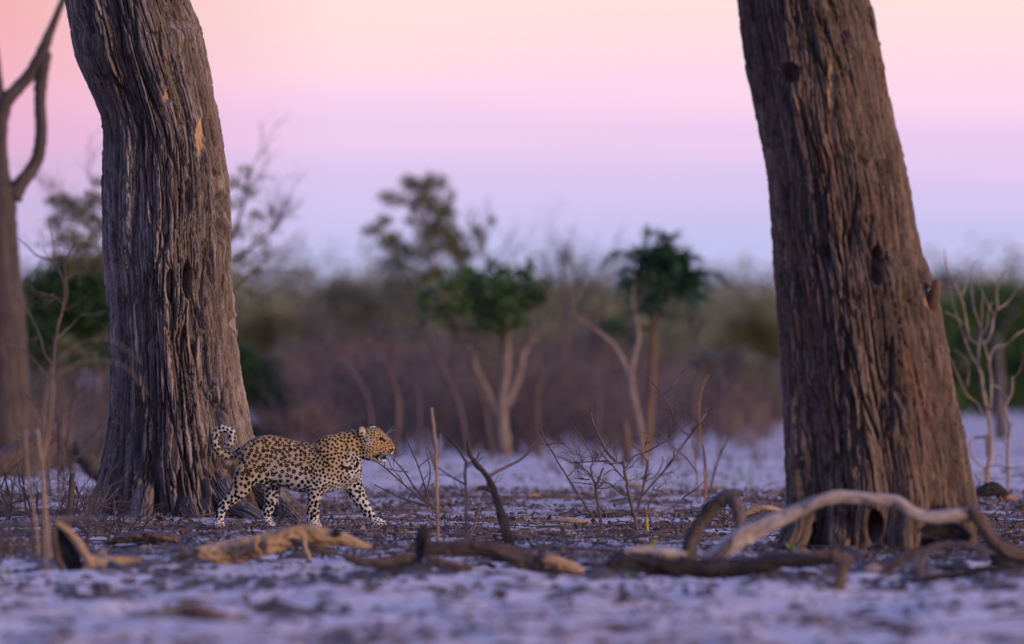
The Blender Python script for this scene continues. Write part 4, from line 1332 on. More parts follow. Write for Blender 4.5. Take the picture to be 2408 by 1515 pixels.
# --- thicket of bare purple-brown shrubs: five grown, the rest copies
MARKS_FAR = [(20, 'the forked dead tree'), (130, 'the twiggy left sapling'), (215, 'the uprooted stump'), (300, 'the big left trunk edge'), (600, 'the big left trunk'), (760, 'the leopard rump'), (890, 'the leopard head'), (985, 'the thin midway stem'), (1060, 'the tall open olive tree'), (1185, 'the green-crowned tree'), (1268, 'the slim stem beside green crown'), (1335, 'the bare slender tree'), (1402, 'the stem before the palm'), (1472, 'the short dark stump'), (1530, 'the palm'), (1640, 'the slim trunk past the palm'), (1740, 'the far fallen log'), (1840, 'the leaning right trunk')]
used_labels = {}


def unique(lab, more):
    k = used_labels.get(lab, 0); used_labels[lab] = k + 1
    return lab if k == 0 else lab + more[min(k, len(more)) - 1]


def shrub_label(u, row, s):
    m = min(MARKS_FAR, key=lambda q: abs(q[0] - u))
    side = 'behind' if abs(m[0] - u) < 14 else ('left of' if u < m[0] else 'right of')
    size = 'low' if s < 0.62 else ('tall' if s > 0.9 else 'mid-high')
    return unique(f'{size} leafless shrub in {row} row {side} {m[1]}', [', fuller twigs', ', sparser twigs', ', half hidden', ', reddish twigs', ', leaning'])


protos = []
for k in range(5):
    rngs = np.random.default_rng(300 + k)
    mb = MB()
    for j in range(13):
        a_ = rngs.uniform(0, 6.28); sp_ = rngs.uniform(0.15, 0.75)
        sticks(mb, (rngs.normal(0, .08), rngs.normal(0, .08), -0.05), (math.cos(a_) * sp_, math.sin(a_) * sp_, 1), rngs.uniform(0.5, 0.85), 0.0105, 3, rngs, spread=0.45, nseg=3, kids=(3, 4), n=3, shrink=0.66)
    protos.append(mb)
shrub_spots = []
rs = np.random.default_rng(91)
for i in range(210):
    d_ = rs.uniform(122.8, 178) if i < 118 else rs.uniform(128, 205)
    u_ = rs.uniform(655, 1480) if i < 118 else rs.uniform(1300, 1850)
    shrub_spots.append((u_, d_, rs.uniform(0.5, 1.0) * rs.uniform(0.75, 1.25) * (1 if i < 118 else 0.75), rs.uniform(0, 6.28)))
for i in range(22):
    d_ = rs.uniform(108, 122)
    shrub_spots.append((rs.uniform(40, 330), d_, rs.uniform(0.45, 0.9), rs.uniform(0, 6.28)))
meshes = []
for k, mb in enumerate(protos):
    o = mb.build('bare_shrub', (TWIG_PURPLE, THICKET_GREY, TWIG, TWIG_PURPLE, TWIG_TAN)[k], None, smooth=False)
    meshes.append(o)
for i, (u_, d_, s_, r_) in enumerate(shrub_spots):
    o = meshes[i] if i < 5 else meshes[i % 5].copy()
    if i >= 5: COL.objects.link(o)
    x_ = (u_ - CU) * d_ / FPX
    o.location = (x_, d_, gz(x_, d_)); o.rotation_euler = (0, 0, r_); o.scale = (s_ * 1.15, s_ * 1.15, s_)
    row = 'front' if d_ < 148 and i < 210 or d_ < 113 else ('middle' if d_ < 165 else 'back')
    tag(o, shrub_label(u_, row, s_), 'shrub', 'bare shrubs of the thicket' if i < 118 else ('bare shrubs beyond the palm' if i < 210 else 'bare shrubs by the left tree'))

# --- green and grey bushes farther off
bush('far_bush', 'rounded yellow green bush far off right of big left trunk', 490, 800, 722, 940, 235, LEAF_OLIVE, 61, 9, 132, density=1.0, roundness=0.4)
bush('far_bush', 'grey green feathery bush under the bluish sky gap', 690, 960, 650, 930, 215, LEAF_GREY, 62, 8, 118, density=0.6, roundness=0.4)
bush('far_bush', 'tall grey bush left of the open olive tree', 840, 1030, 585, 930, 230, LEAF_GREY, 63, 8, 96, density=0.6, roundness=0.35)
bush('far_bush', 'olive grey bush below the dark green crown', 960, 1190, 735, 940, 200, LEAF_OLIVE, 64, 9, 61, density=0.8)
bush('far_bush', 'dull olive bush behind the bare slender tree', 1240, 1450, 735, 940, 210, LEAF_GREY, 65, 9, 61, density=0.8)
bush('far_bush', 'low green bush tucked under the palm left side', 1350, 1540, 745, 900, 190, LEAF_DARK, 66, 9, 52, density=0.8)
bush('far_bush', 'dark bush against the sky left of leaning right trunk', 1670, 1880, 715, 900, 240, LEAF_OLIVE, 67, 9, 74, density=1.3)
bush('far_bush', 'wide grey green bush low behind the palm', 1560, 1870, 810, 985, 165, LEAF_GREY, 68, 9, 74, density=0.6)
bush('far_bush', 'bright green bush behind the pale right sapling', 2150, 2520, 650, 950, 175, LEAF_GREEN, 69, 10, 120, density=0.8, roundness=0.35)
bush('far_bush', 'dark green bush low beside the right trunk edge', 2205, 2320, 770, 900, 172, LEAF_DARK, 70, 10, 39, density=1.2)
bush('far_bush', 'hazy far bush over the right sapling tips', 2150, 2330, 620, 800, 250, LEAF_GREY, 71, 8, 52, density=0.5)
bush('far_bush', 'grey bush filling the gap beneath the sparse tree', 580, 760, 790, 975, 180, LEAF_GREY, 72, 9, 57, density=0.6)
bush('far_bush', 'low grey green scrub right of green-crowned trunk', 1230, 1420, 860, 990, 175, LEAF_GREY, 73, 8, 44, density=0.5)
bush('mid_bush', 'olive scrub rising out of the thicket above leopard shoulders', 700, 860, 760, 980, 152, LEAF_GREY, 90, 8, 22, density=0.35)
bush('mid_bush', 'grey scrub rising out of the thicket above leopard head', 850, 1010, 745, 960, 153, LEAF_OLIVE, 91, 8, 22, density=0.3)
bush('mid_bush', 'thin grey green scrub below the dark green crown right side', 1180, 1330, 780, 990, 150, LEAF_GREY, 92, 8, 20, density=0.3)
bush('mid_bush', 'olive scrub low between bare slender tree and palm', 1330, 1500, 800, 985, 151, LEAF_OLIVE, 93, 8, 20, density=0.3)
bush('mid_bush', 'pale scrub right of the palm trunk', 1560, 1720, 790, 985, 149, LEAF_GREY, 94, 8, 22, density=0.3)
bush('mid_bush', 'grey olive scrub touching the leaning right trunk', 1700, 1860, 820, 990, 151, LEAF_OLIVE, 95, 8, 22, density=0.35)
# far-off scrub that reads as one belt along the horizon
rngf = np.random.default_rng(5)
bl = []
for i in range(900):
    d_ = rngf.uniform(300, 620); u_ = (rngf.uniform(-300, 2700) if i < 520 else rngf.uniform(-3500, 5900))
    r_ = rngf.uniform(1.2, 3.2); x_ = (u_ - CU) * d_ / FPX
    bl.append(((x_, d_, r_ * 0.45), (r_ * 1.3, r_, r_ * 0.8), 240))
o = leaf_cloud('distant_scrub', None, LEAF_OLIVE, bl, 0.30, rngf)
o['kind'] = 'stuff'; tag(o, 'grey green scrub in a belt along the horizon', 'scrub')
# dark post-like dead trunk at the right and another dark fallen trunk in the sand
t = Tree('dead_trunk', 'straight grey dead trunk behind right sapling', 'tree', 2352, 140, seed=81)
t.stem('trunk', [(2356, 1036, 17), (2352, 960, 14), (2350, 880, 11), (2346, 800, 6)], DEAD_GREY, n=12)
t.twigs('twigs', [(2346, 806, .3, -1), (2348, 830, -.6, -1)], TWIG_PURPLE, 60, 4, 3, n=4)
t = Tree('fallen_log', 'dark fallen trunk on pale sand far behind the right trunk', 'log', 1740, 165, seed=82)
t.stem('trunk', [(1660, 990, 10), (1720, 986, 12), (1780, 982, 13), (1840, 988, 10)], DEAD_BROWN, n=9, rough=0.1)
t = Tree('fallen_log', 'thick dark fallen log at left edge behind the dry stalks', 'log', 30, 97, seed=83)
t.stem('trunk', [(-60, 1130, 30), (-10, 1096, 30), (50, 1062, 26), (100, 1036, 20), (150, 1016, 10)], DEAD_BROWN, n=16, rough=0.06)
t = Tree('root_plate', 'dark tangled uprooted stump left of the big trunk', 'stump', 215, 101, seed=84)
t.stem('trunk', [(245, 1118, 26), (220, 1096, 26), (196, 1070, 20), (180, 1040, 10)], FORK_BARK, n=14, rough=0.1)
for pts in ([(215, 1100, 12), (235, 1066, 8), (246, 1030, 4)], [(200, 1090, 12), (170, 1070, 8), (150, 1030, 4)], [(225, 1110, 14), (250, 1104, 10), (262, 1120, 6)], [(195, 1075, 9), (205, 1040, 6), (225, 1015, 3)]):
    t.stem('root', pts, FORK_BARK, n=8, rough=0.08)


# ------------------------------------------------------------------ dead wood lying and standing on the sand
class Wood(Tree):
    """a fallen or standing piece of wood; base row v gives the distance at which it touches the sand"""
    def __init__(s, name, label, cat, u, vb, group=None, seed=1):
        s.d = D(vb); s.rng = np.random.default_rng(seed)
        x = (u - CU) * s.d / FPX
        s.root = thing(name, label, cat, (x, s.d, gz(x, s.d)), group)

    def log(s, name, pts, mat, n=16, rough=0.05, sub=6, groove=0.12, flat=1.0, wide=1.0, jag=0.4, dys=None):
        P = np.array([s.w(p[0], p[1], (dys[i] if dys else 0)) for i, p in enumerate(pts)])
        R = np.array([p[2] for p in pts]) * px(s.d)
        thick = max(p[2] for p in pts) > 7.5
        sub = sub * 3 if thick else sub
        Ps = spline(P, sub)
        q = np.linspace(0, len(R) - 1, len(Ps))
        Rs = np.interp(q, np.arange(len(R)), R)
        sd = int(s.rng.integers(0, 9999))
        ln = np.concatenate([[0], np.cumsum(np.linalg.norm(np.diff(Ps, axis=0), axis=1))])
        for k in range(3):
            Ps[:, k] += (fbm(ln / (3.2 * Rs.max() + 1e-6), np.zeros(len(ln)) + k * 7.7, 3, sd) - 0.5) * Rs * 0.8
        if not thick:
            mb = MB(); tube(mb, Ps, Rs, n, rough, s.rng, flat=flat, tip=False, groove=groove, jag=jag)
            o = mb.build(name, mat, None); o.location = (0, 0, 0); s.adopt(o); return o
        # weathered wood: swellings, twisted grain, drying cracks and splintered ends
        n = 40
        T = np.gradient(Ps, axis=0); T /= np.linalg.norm(T, axis=1)[:, None]
        ref = np.array([0, 0, 1.0]) if abs(T[0][2]) < 0.8 else np.array([0, 1.0, 0])
        A = np.cross(T[0], ref); A /= np.linalg.norm(A)
        an = np.arange(n) * 2 * math.pi / n
        AN, LN = np.meshgrid(an, ln)
        r0 = Rs.max()
        sw = AN * r0 + 0.25 * LN * s.rng.normal(0, 0.6) + 0.2 * r0 * (fbm(AN * 2, LN / (2 * r0), 2, sd + 1) - 0.5)
        cx_, cy_ = np.cos(AN), np.sin(AN)
        swell = fbm(cx_ * 1.1 + LN / (2.6 * r0), cy_ * 1.1 + 3.3, 3, sd + 2) - 0.5
        f1, f2, idn = worley(sw / (0.42 * r0), LN / (5.5 * r0), sd + 3)
        crack = 1 - sst(0.01, 0.17, f2 - f1)
        fine = fbm(sw / (0.10 * r0), LN / (1.4 * r0), 3, sd + 4) - 0.5
        rr = Rs[:, None] * (0.93 + 0.72 * swell - 0.28 * crack + 0.22 * (idn - 0.5) + 0.2 * fine)
        V = np.zeros((len(Ps), n, 3))
        for i in range(len(Ps)):
            A = A - T[i] * np.dot(A, T[i]); A /= np.linalg.norm(A) + 1e-12
            B = np.cross(T[i], A)
            V[i] = Ps[i] + A * (np.cos(an) * rr[i])[:, None] * wide + B * (np.sin(an) * rr[i])[:, None] * flat
        spl = (fbm(an * 2.2, np.zeros(n) + sd, 3, sd + 5) - 0.35) * jag * 3.0
        for i_, sg in ((0, -1), (len(Ps) - 1, 1)):
            V[i_] += T[i_] * (spl * Rs[i_] * 1.2)[:, None] * sg
        uv = np.stack([np.abs(2 * AN / (2 * math.pi) - 1) * r0 * 3.1, LN], -1).reshape(-1, 2)
        m = len(Ps)
        i = np.arange(m - 1)[:, None] * n; k = np.arange(n)[None, :]; k2 = (k + 1) % n
        F = np.stack([i + k, i + k2, i + n + k2, i + n + k], -1).reshape(-1, 4)
        verts = list(map(tuple, V.reshape(-1, 3))); uvs = list(map(tuple, uv)); faces = [tuple(int(x) for x in f) for f in F]
        for end, i_ in ((0, 0), (1, m - 1)):
            verts.append(tuple(Ps[i_] - T[i_] * Rs[i_] * 0.3 * (1 if end else -1))); uvs.append((0, 0)); b = len(verts) - 1
            for kk in range(n):
                faces.append((i_ * n + kk, i_ * n + (kk + 1) % n, b) if end else (i_ * n + (kk + 1) % n, i_ * n + kk, b))
        mb = MB(); mb.add(verts, faces, uvs, 0.5)
        o = mb.build(name, mat, None); o.location = (0, 0, 0); s.adopt(o); return o

    def knot(s, name, u, v, r, mat, dy=-0.05):
        c = s.w(u, v, dy)
        mb = MB(); rr = r * px(s.d)
        tube(mb, np.array([c + (0, 0.07, 0), c + (0.004, 0.03, 0.004), c]), np.array([rr * 1.25, rr * 1.1, rr]), 10, 0.08, s.rng, tip=False)
        o = mb.build(name, mat, None); o.location = (0, 0, 0); s.adopt(o); return o


# pale tan log in front of the leopard
w = Wood('tan_log', 'sunlit tan weathered log arching right in front of leopard feet', 'log', 640, 1322, seed=1)
w.log('bole', [(470, 1302, 18), (520, 1300, 24), (580, 1290, 28), (640, 1272, 27), (700, 1262, 25), (750, 1262, 24), (800, 1272, 18), (840, 1280, 11), (872, 1286, 5)], DEAD_TAN, n=22)
w.log('branch_end', [(520, 1300, 20), (480, 1306, 20), (440, 1308, 15), (420, 1310, 8)], DEAD_BROWN, n=14)
w.log('branch_stub', [(590, 1290, 18), (602, 1286, 17), (616, 1283, 16)], DEAD_TAN, n=14, dys=[-0.02, -0.08, -0.15])
w.knot('knot_hole_shade', 616, 1283, 12, CHARRED, -0.16)  # solid black plug; the hole's shade is put into its colour
w.knot('knot_hole_shade', 792, 1254, 9, CHARRED, -0.06)  # same black plug, painted shade instead of an opening
w.log('prop_stick', [(716, 1270, 7), (722, 1295, 6), (730, 1318, 5)], DEAD_TAN, n=8, dys=[-.05, -.08, -.1])
w.log('prop_stick', [(690, 1272, 8), (745, 1292, 7), (790, 1300, 5)], DEAD_BROWN, n=8, dys=[-.04, -.08, -.1])
# broken stump with hollow at the left
w = Wood('broken_stump', 'split hollow stump with tan edge among stalks at lower left', 'stump', 190, 1352, seed=2)
w.log('outer_slab', [(132, 1232, 11), (160, 1250, 14), (188, 1282, 16), (206, 1318, 18), (216, 1346, 14)], DEAD_TAN, n=14, flat=0.6)
w.log('hollow_shade_slab', [(134, 1238, 12), (142, 1270, 20), (158, 1305, 24), (178, 1346, 22)], CHARRED, n=14, flat=0.6, dys=[.03, .05, .06, .06])  # black slab; the shade of the hollow is put into its colour
w.log('root', [(204, 1322, 22), (240, 1326, 16), (290, 1318, 10), (330, 1318, 5)], DEAD_TAN, n=12)
w.log('side_slab', [(126, 1240, 5), (130, 1290, 8), (146, 1340, 8)], DEAD_BROWN, n=10, dys=[-.02, -.03, -.04])
# dry stalks standing close to the camera at the left
ST = [([(88, 1010, 5), (98, 1100, 7), (106, 1200, 8), (116, 1330, 9)], 'dry reed-like stalk leaning left of hollow stump', DEAD_TAN),
      ([(172, 1112, 9), (166, 1170, 9), (160, 1250, 8)], 'thick short tan stalk above hollow stump', DEAD_TAN),
      ([(212, 1170, 6), (208, 1240, 7), (204, 1310, 8)], 'short dry stalk right of hollow stump', DEAD_BROWN),
      ([(60, 1010, 3), (66, 1120, 4), (84, 1230, 5), (92, 1330, 5)], 'thin dry stalk at far left foreground', DEAD_TAN),
      ([(128, 900, 2.4), (118, 1000, 3.4), (100, 1110, 4.4), (112, 1240, 5), (122, 1336, 6)], 'tall thin dry stalk rising above the hollow stump', DEAD_TAN)]
for k, (pts, lab, mt) in enumerate(ST):
    w = Wood('dry_stalk', lab, 'stalk', pts[-1][0], pts[-1][1] + 4, 'dry stalks in the left foreground', 10 + k)
    w.log('stem', [(a, b, c * 0.72) for a, b, c in pts], FORK_BARK if k in (1, 2) else TWIG_TAN, n=8, rough=0.03, groove=0.05)
w = Wood('lying_stick', 'grey stick lying level across the left stalks', 'stick', 130, 1330, seed=17)
w.log('stem', [(40, 1236, 5), (100, 1228, 7), (160, 1222, 8), (215, 1222, 8), (228, 1232, 4)], DEAD_GREY, n=9)
for k, (pts, lab) in enumerate((([(118, 880, 2), (180, 812, 2), (260, 800, 2), (330, 850, 2)], 'hair-thin dry stem arching before the big left trunk'), ([(120, 905, 2), (200, 850, 2), (290, 860, 2), (350, 930, 1.6)], 'hair-thin dry stem drooping before the big left trunk'))):
    w = Wood('arching_reed', lab, 'stem', 112, 1360, 'arching dry stems', 18 + k)
    w.log('stem', [(112, 1362, 1.8), (104, 1200, 1.4), (106, 1020, 1.1)] + [(a, b, 0.7) for a, b, c in pts], GRASS_DRY, n=5, rough=0, groove=0)
# flat bark slab
w = Wood('bark_slab', 'flat grey brown bark slab lying left of the tan log', 'bark slab', 335, 1294, seed=3)
w.log('slab', [(248, 1280, 12), (290, 1270, 16), (350, 1264, 18), (400, 1266, 16), (418, 1276, 8)], DEAD_BROWN, n=14, flat=0.75, wide=2.4)
w.log('broken_edge', [(262, 1292, 8), (300, 1290, 9), (345, 1284, 8)], CHARRED, n=10)
# long root log through the middle foreground
w = Wood('root_log', 'long brown twisting root log with upright charred knob in the middle foreground', 'log', 1180, 1346, seed=4)
w.log('bole', [(985, 1300, 12), (1030, 1292, 18), (1090, 1290, 20), (1150, 1292, 22), (1210, 1308, 23), (1265, 1328, 22), (1310, 1340, 20), (1352, 1350, 14)], FORK_BARK, n=20)
w.log('pale_end', [(1282, 1320, 20), (1320, 1330, 19), (1358, 1342, 14), (1376, 1350, 6)], DEAD_TAN, n=14, dys=[-.05, -.06, -.06, -.05])
w.log('knob', [(990, 1312, 20), (996, 1280, 21), (1000, 1256, 19), (1006, 1240, 11)], CHARRED, n=14)
w.log('dark_root', [(986, 1310, 14), (950, 1316, 16), (910, 1322, 16), (860, 1324, 12), (820, 1312, 9), (800, 1306, 4)], DEAD_BROWN, n=12)
w.log('dark_root', [(1010, 1330, 20), (970, 1342, 22), (920, 1346, 18), (880, 1352, 10)], CHARRED, n=12, dys=[-.1, -.15, -.18, -.2])
w.log('side_root', [(1010, 1316, 14), (1060, 1330, 12), (1110, 1334, 8)], DEAD_BROWN, n=10, dys=[-.05, -.1, -.12])
# charred log
w = Wood('charred_log', 'long black charred log crossing the sand below the pale arch', 'log', 1600, 1362, seed=5)
w.log('bole', [(1330, 1362, 9), (1380, 1356, 16), (1430, 1338, 20), (1475, 1316, 22), (1530, 1326, 22), (1600, 1336, 23), (1680, 1338, 24), (1760, 1330, 22), (1830, 1322, 18), (1900, 1318, 14), (1960, 1320, 9)], CHARRED, n=20)
w.log('pale_slab', [(1470, 1300, 9), (1520, 1296, 14), (1570, 1300, 15), (1612, 1304, 9)], DEAD_PALE, n=12, flat=0.8, dys=[.0, .02, .02, .0])
# hooked dark branch
w = Wood('hooked_branch', 'dark grey hooked branch rising left of the pale arching branch', 'branch', 1625, 1322, seed=6)
w.log('bole', [(1618, 1326, 19), (1624, 1284, 18), (1640, 1240, 17), (1668, 1204, 17), (1700, 1182, 17), (1728, 1172, 16), (1738, 1166, 8)], FORK_BARK, n=14)
w.log('broken_fork', [(1722, 1174, 16), (1732, 1196, 16), (1738, 1222, 13), (1736, 1240, 7)], DEAD_GREY, n=12)
# pale arching branch in front of the right trunk
w = Wood('arching_branch', 'bleached pale branch arching across the foot of the right trunk', 'branch', 1960, 1348, seed=7)
w.log('bole', [(1650, 1322, 9), (1690, 1296, 21), (1735, 1268, 25), (1780, 1246, 20), (1840, 1216, 17), (1900, 1190, 17), (1970, 1170, 17), (2050, 1172, 17), (2110, 1178, 15), (2142, 1204, 15), (2180, 1218, 15), (2240, 1214, 16), (2288, 1206, 16)], DEAD_PALE, n=18, rough=0.03)
w.log('drooping_end', [(2280, 1206, 15), (2306, 1232, 17), (2330, 1266, 18), (2362, 1294, 18), (2420, 1306, 16), (2480, 1312, 12)], DEAD_BROWN, n=14)
w.log('fork_stub', [(1720, 1276, 12), (1690, 1304, 11), (1668, 1322, 6)], DEAD_GREY, n=10, dys=[-.04, -.08, -.1])
w.log('dark_chunk', [(2170, 1256, 14), (2205, 1248, 24), (2245, 1254, 24), (2280, 1268, 12)], CHARRED, n=14, dys=[.1, .1, .1, .1])
# lesser pieces round the right trunk
w = Wood('bark_slab', 'dark red brown bark slab leaning against right trunk base', 'bark slab', 1900, 1356, seed=8)
w.log('slab', [(1830, 1330, 10), (1870, 1318, 22), (1930, 1312, 24), (1985, 1316, 22), (2000, 1326, 10)], DEAD_BROWN, n=14, flat=0.75, wide=1.6)
w = Wood('post_stub', 'short upright stub standing in sand before right trunk', 'stump', 1978, 1398, seed=9)
w.log('bole', [(1976, 1400, 16), (1977, 1370, 15), (1984, 1336, 13), (1988, 1318, 8)], DEAD_BROWN, n=12, rough=0.08)
w = Wood('bent_twig', 'thin bent grey twig looping over sand at lower right', 'twig', 2200, 1356, seed=10)
w.log('stem', [(2160, 1350, 7), (2168, 1316, 8), (2190, 1288, 9), (2230, 1282, 9), (2280, 1284, 8), (2330, 1300, 6)], DEAD_GREY, n=8)
w = Wood('dark_stick', 'long dark stick lying flat below the bent twig', 'stick', 2250, 1372, seed=11)
w.log('stem', [(2130, 1368, 6), (2190, 1360, 8), (2260, 1350, 9), (2330, 1336, 8), (2420, 1330, 6)], CHARRED, n=9)
w = Wood('brown_stick', 'brown stick propped between right trunk and bent twig', 'stick', 2090, 1350, seed=12)
w.log('stem', [(2060, 1352, 7), (2096, 1336, 8), (2130, 1312, 8), (2170, 1290, 5)], DEAD_BROWN, n=9)
w = Wood('dark_log', 'dark log end entering from right edge beside the drooping branch', 'log', 2400, 1330, seed=13)
w.log('bole', [(2330, 1318, 12), (2370, 1314, 18), (2430, 1310, 20), (2500, 1308, 20)], CHARRED, n=14)
w = Wood('fallen_branch', 'arched tan branch lying behind the hooked dark branch', 'branch', 1800, 1222, seed=14)
w.log('bole', [(1738, 1218, 5), (1770, 1200, 7), (1805, 1196, 8), (1840, 1204, 7), (1870, 1218, 5)], DEAD_TAN, n=10)
w.log('bole', [(1690, 1240, 6), (1740, 1226, 9), (1790, 1214, 9), (1820, 1210, 6)], DEAD_GREY, n=10, dys=[-.3, -.3, -.3, -.3])
# very near, much blurred
w = Wood('curved_branch', 'blurred tan and brown curved branch lying nearest the camera', 'branch', 440, 1478, seed=15)
w.log('bole', [(300, 1480, 10), (350, 1466, 18), (400, 1448, 22), (450, 1444, 24), (500, 1458, 24), (545, 1468, 16), (575, 1470, 8)], DEAD_TAN, n=14)
w.log('dark_bark', [(430, 1436, 16), (470, 1438, 20), (510, 1456, 20), (560, 1466, 12)], DEAD_BROWN, n=12, dys=[-.08, -.1, -.1, -.08])
w = Wood('straight_stick', 'blurred reddish stick alone on pale foreground sand', 'stick', 1430, 1490, seed=16)
w.log('stem', [(1342, 1482, 9), (1390, 1480, 10), (1440, 1474, 9), (1500, 1476, 8), (1540, 1462, 4)], DEAD_BROWN, n=10)
# leaning grey pole and sticks in the middle
w = Wood('leaning_pole', 'smooth dark grey pole leaning left with snapped twig in the middle', 'branch', 1200, 1288, seed=21)
w.log('bole', [(1098, 1036, 3), (1104, 1064, 5), (1122, 1092, 6.4), (1148, 1122, 7.4), (1164, 1160, 9), (1178, 1210, 11), (1192, 1256, 12), (1202, 1290, 13)], FORK_BARK, n=12, rough=0.03)
w.log('twig', [(1146, 1122, 5), (1186, 1100, 4), (1226, 1080, 3), (1260, 1040, 2)], TWIG_TAN, n=6)
w.log('twig_stub', [(1162, 1156, 7), (1142, 1148, 6), (1124, 1150, 4)], FORK_BARK, n=8)
def bare_shrub(name, label, vb, stems, twig_starts, seed, length=46, r=1.5, mat=TWIG, smat=TWIG_TAN, depth=2, group=None, cat='shrub', thick=0.75, **kw):
    u0 = stems[0][0][0]
    w = Wood(name, label, cat, u0, vb, group, seed)
    for k, st_ in enumerate(stems):
        pts = st_ if len(st_[0]) == 3 else [(a, b, 2) for a, b in st_]
        pts = [(a, b, c * thick) for a, b, c in pts]
        if len(pts) == 2:
            pts = [pts[0], tuple(0.5 * (np.array(pts[0]) + np.array(pts[1])) + (1.5, 0, 0)), pts[1]]
        dy0 = w.rng.normal(0, 0.10, len(pts)); dy0[0] = 0
        w.log('branch', pts, smat if k % 2 == 0 else mat, n=7, rough=0.05, groove=0.06, sub=5, jag=0.2, dys=list(dy0) if k > 1 else None)
    if twig_starts:
        w.twigs('twigs', twig_starts, mat, length, r, depth, **(dict(n=4, kids=(2, 3), spread=0.5, wander=0.22) | kw))
    return w


bare_shrub('upright_stick', 'tall straight bare stick standing left in the middle ground', 1290,
           [[(1030, 1284, 5), (1028, 1180, 5), (1026, 1080, 5), (1020, 1000, 5), (1014, 958, 5)], [(1026, 1110, 4), (1014, 1070, 3), (1004, 1050, 2)], [(1027, 1090, 3), (1034, 1060, 2.4), (1036, 1022, 2)]], [(1024, 1060, -.6, -1), (1026, 1120, .8, -1)], 31, cat='stick')
bare_shrub('forked_stick', 'bare sapling stick forking at top beside the leaning pole', 1282,
           [[(1094, 1278, 5), (1096, 1200, 5), (1094, 1120, 5), (1096, 1082, 5)], [(1096, 1086, 4), (1078, 1056, 3.4), (1056, 1034, 3), (1044, 1016, 2.4)], [(1097, 1092, 4), (1118, 1080, 3), (1130, 1062, 2)], [(1095, 1140, 3), (1060, 1120, 2.6), (1030, 1100, 2)]], [(1060, 1036, .2, -1), (1096, 1100, .9, -.8), (1095, 1160, -1, -.4)], 32, cat='sapling')
bare_shrub('slanting_stick', 'thin tan stick slanting right between forked stick and leaning pole', 1278,
           [[(1104, 1274, 4.4), (1120, 1220, 4), (1136, 1170, 3), (1150, 1120, 2)]], [(1136, 1170, .5, -1)], 33, cat='stick')
bare_shrub('sprawling_shrub', 'sprawling reddish bare twigs spreading just right of leopard face', 1232,
           [[(1040, 1200, 4), (1000, 1180, 3.4), (950, 1140, 3), (905, 1100, 2.4), (868, 1076, 2)], [(1030, 1200, 4), (985, 1160, 3), (950, 1108, 2.6), (925, 1080, 2)], [(1060, 1205, 4), (1010, 1190, 3), (940, 1170, 2.4), (880, 1140, 1.6)], [(1010, 1180, 3), (985, 1100, 2.4), (960, 1040, 2), (955, 1015, 1.6)], [(1046, 1210, 4), (1036, 1222, 4), (1034, 1232, 4)], [(1000, 1170, 2.6), (1012, 1110, 2), (1002, 1060, 1.6)]],
           [(950, 1140, -.6, -1), (905, 1100, -.3, -1), (985, 1160, .3, -1), (960, 1110, -1, -.3), (925, 1085, .2, -1), (1000, 1190, -1, -.2), (985, 1100, .8, -.7)], 34, smat=TWIG, mat=TWIG_PURPLE)


def zc(pts, r=None):
    """readings of the enlarged centre shrub"""
    return [(1232.9 + p[0] / 3.4956, 847.6 + p[1] / 3.4956, p[2] / 3.4956 if len(p) > 2 else r) for p in pts]


S1 = [zc([(650, 1430, 14), (625, 1300, 13), (605, 1180, 13), (590, 1060, 13), (560, 960, 9), (545, 880, 7)]),
      zc([(590, 1040, 10), (620, 960, 9), (650, 885, 8)]),
      zc([(610, 1360, 8), (540, 1250, 8), (450, 1110, 8), (350, 950, 8), (290, 860, 7), (240, 770, 7), (190, 690, 7), (150, 610, 7), (133, 570, 9)]),
      zc([(560, 1020, 6), (480, 1012, 5), (400, 1005, 3)]),
      zc([(560, 960, 6), (500, 900, 6), (430, 880, 5)]),
      zc([(270, 790, 5), (330, 810, 5), (390, 838, 5), (480, 835, 6), (600, 830, 6), (700, 830, 7)]),
      zc([(400, 760, 4), (330, 690, 4), (300, 650, 3), (265, 600, 3)]),
      zc([(560, 800, 4), (500, 680, 4), (450, 610, 3), (395, 510, 2.5)])]
bare_shrub('bare_shrub', 'bare many-twigged shrub left in the centre with long leaning grey branch', 1259, S1,
           [(p[0], p[1], a, b) for p, a, b in zip(zc([(560, 960), (545, 900), (590, 1060), (450, 1110), (350, 950), (480, 835), (600, 830), (330, 690), (540, 980), (600, 1050), (500, 900)]), (-.8, .5, 1, -1, .9, -.5, .2, -.9, -1, 1, -.6), (-.6, -1, -.3, -.4, -.7, -1, -1, -.3, -.2, .1, -1))], 35, thick=1.0, depth=3, kids=(2, 4), smat=TWIG, r=1.5, length=40)
S2 = [zc([(935, 1415, 14), (905, 1280, 14), (870, 1160, 13), (845, 1020, 13), (825, 900, 13), (810, 830, 13)]),
      zc([(760, 835, 12), (700, 780, 12), (650, 700, 11), (610, 620, 10), (570, 530, 9), (545, 430, 8)]),
      zc([(810, 850, 8), (760, 840, 9), (720, 850, 8)]),
      zc([(830, 980, 8), (780, 930, 7), (720, 860, 6), (640, 770, 5), (560, 640, 4)]),
      zc([(830, 890, 6), (900, 790, 6), (1000, 755, 6), (1110, 690, 6), (1200, 640, 5), (1320, 520, 4)]),
      zc([(1190, 640, 5), (1200, 560, 4), (1205, 480, 3)]),
      zc([(870, 1120, 6), (780, 1080, 6), (690, 1010, 6), (620, 1030, 5)]),
      zc([(830, 990, 5), (740, 900, 5), (650, 940, 4)]),
      zc([(700, 780, 5), (640, 700, 5), (560, 650, 4), (600, 620, 4)])]
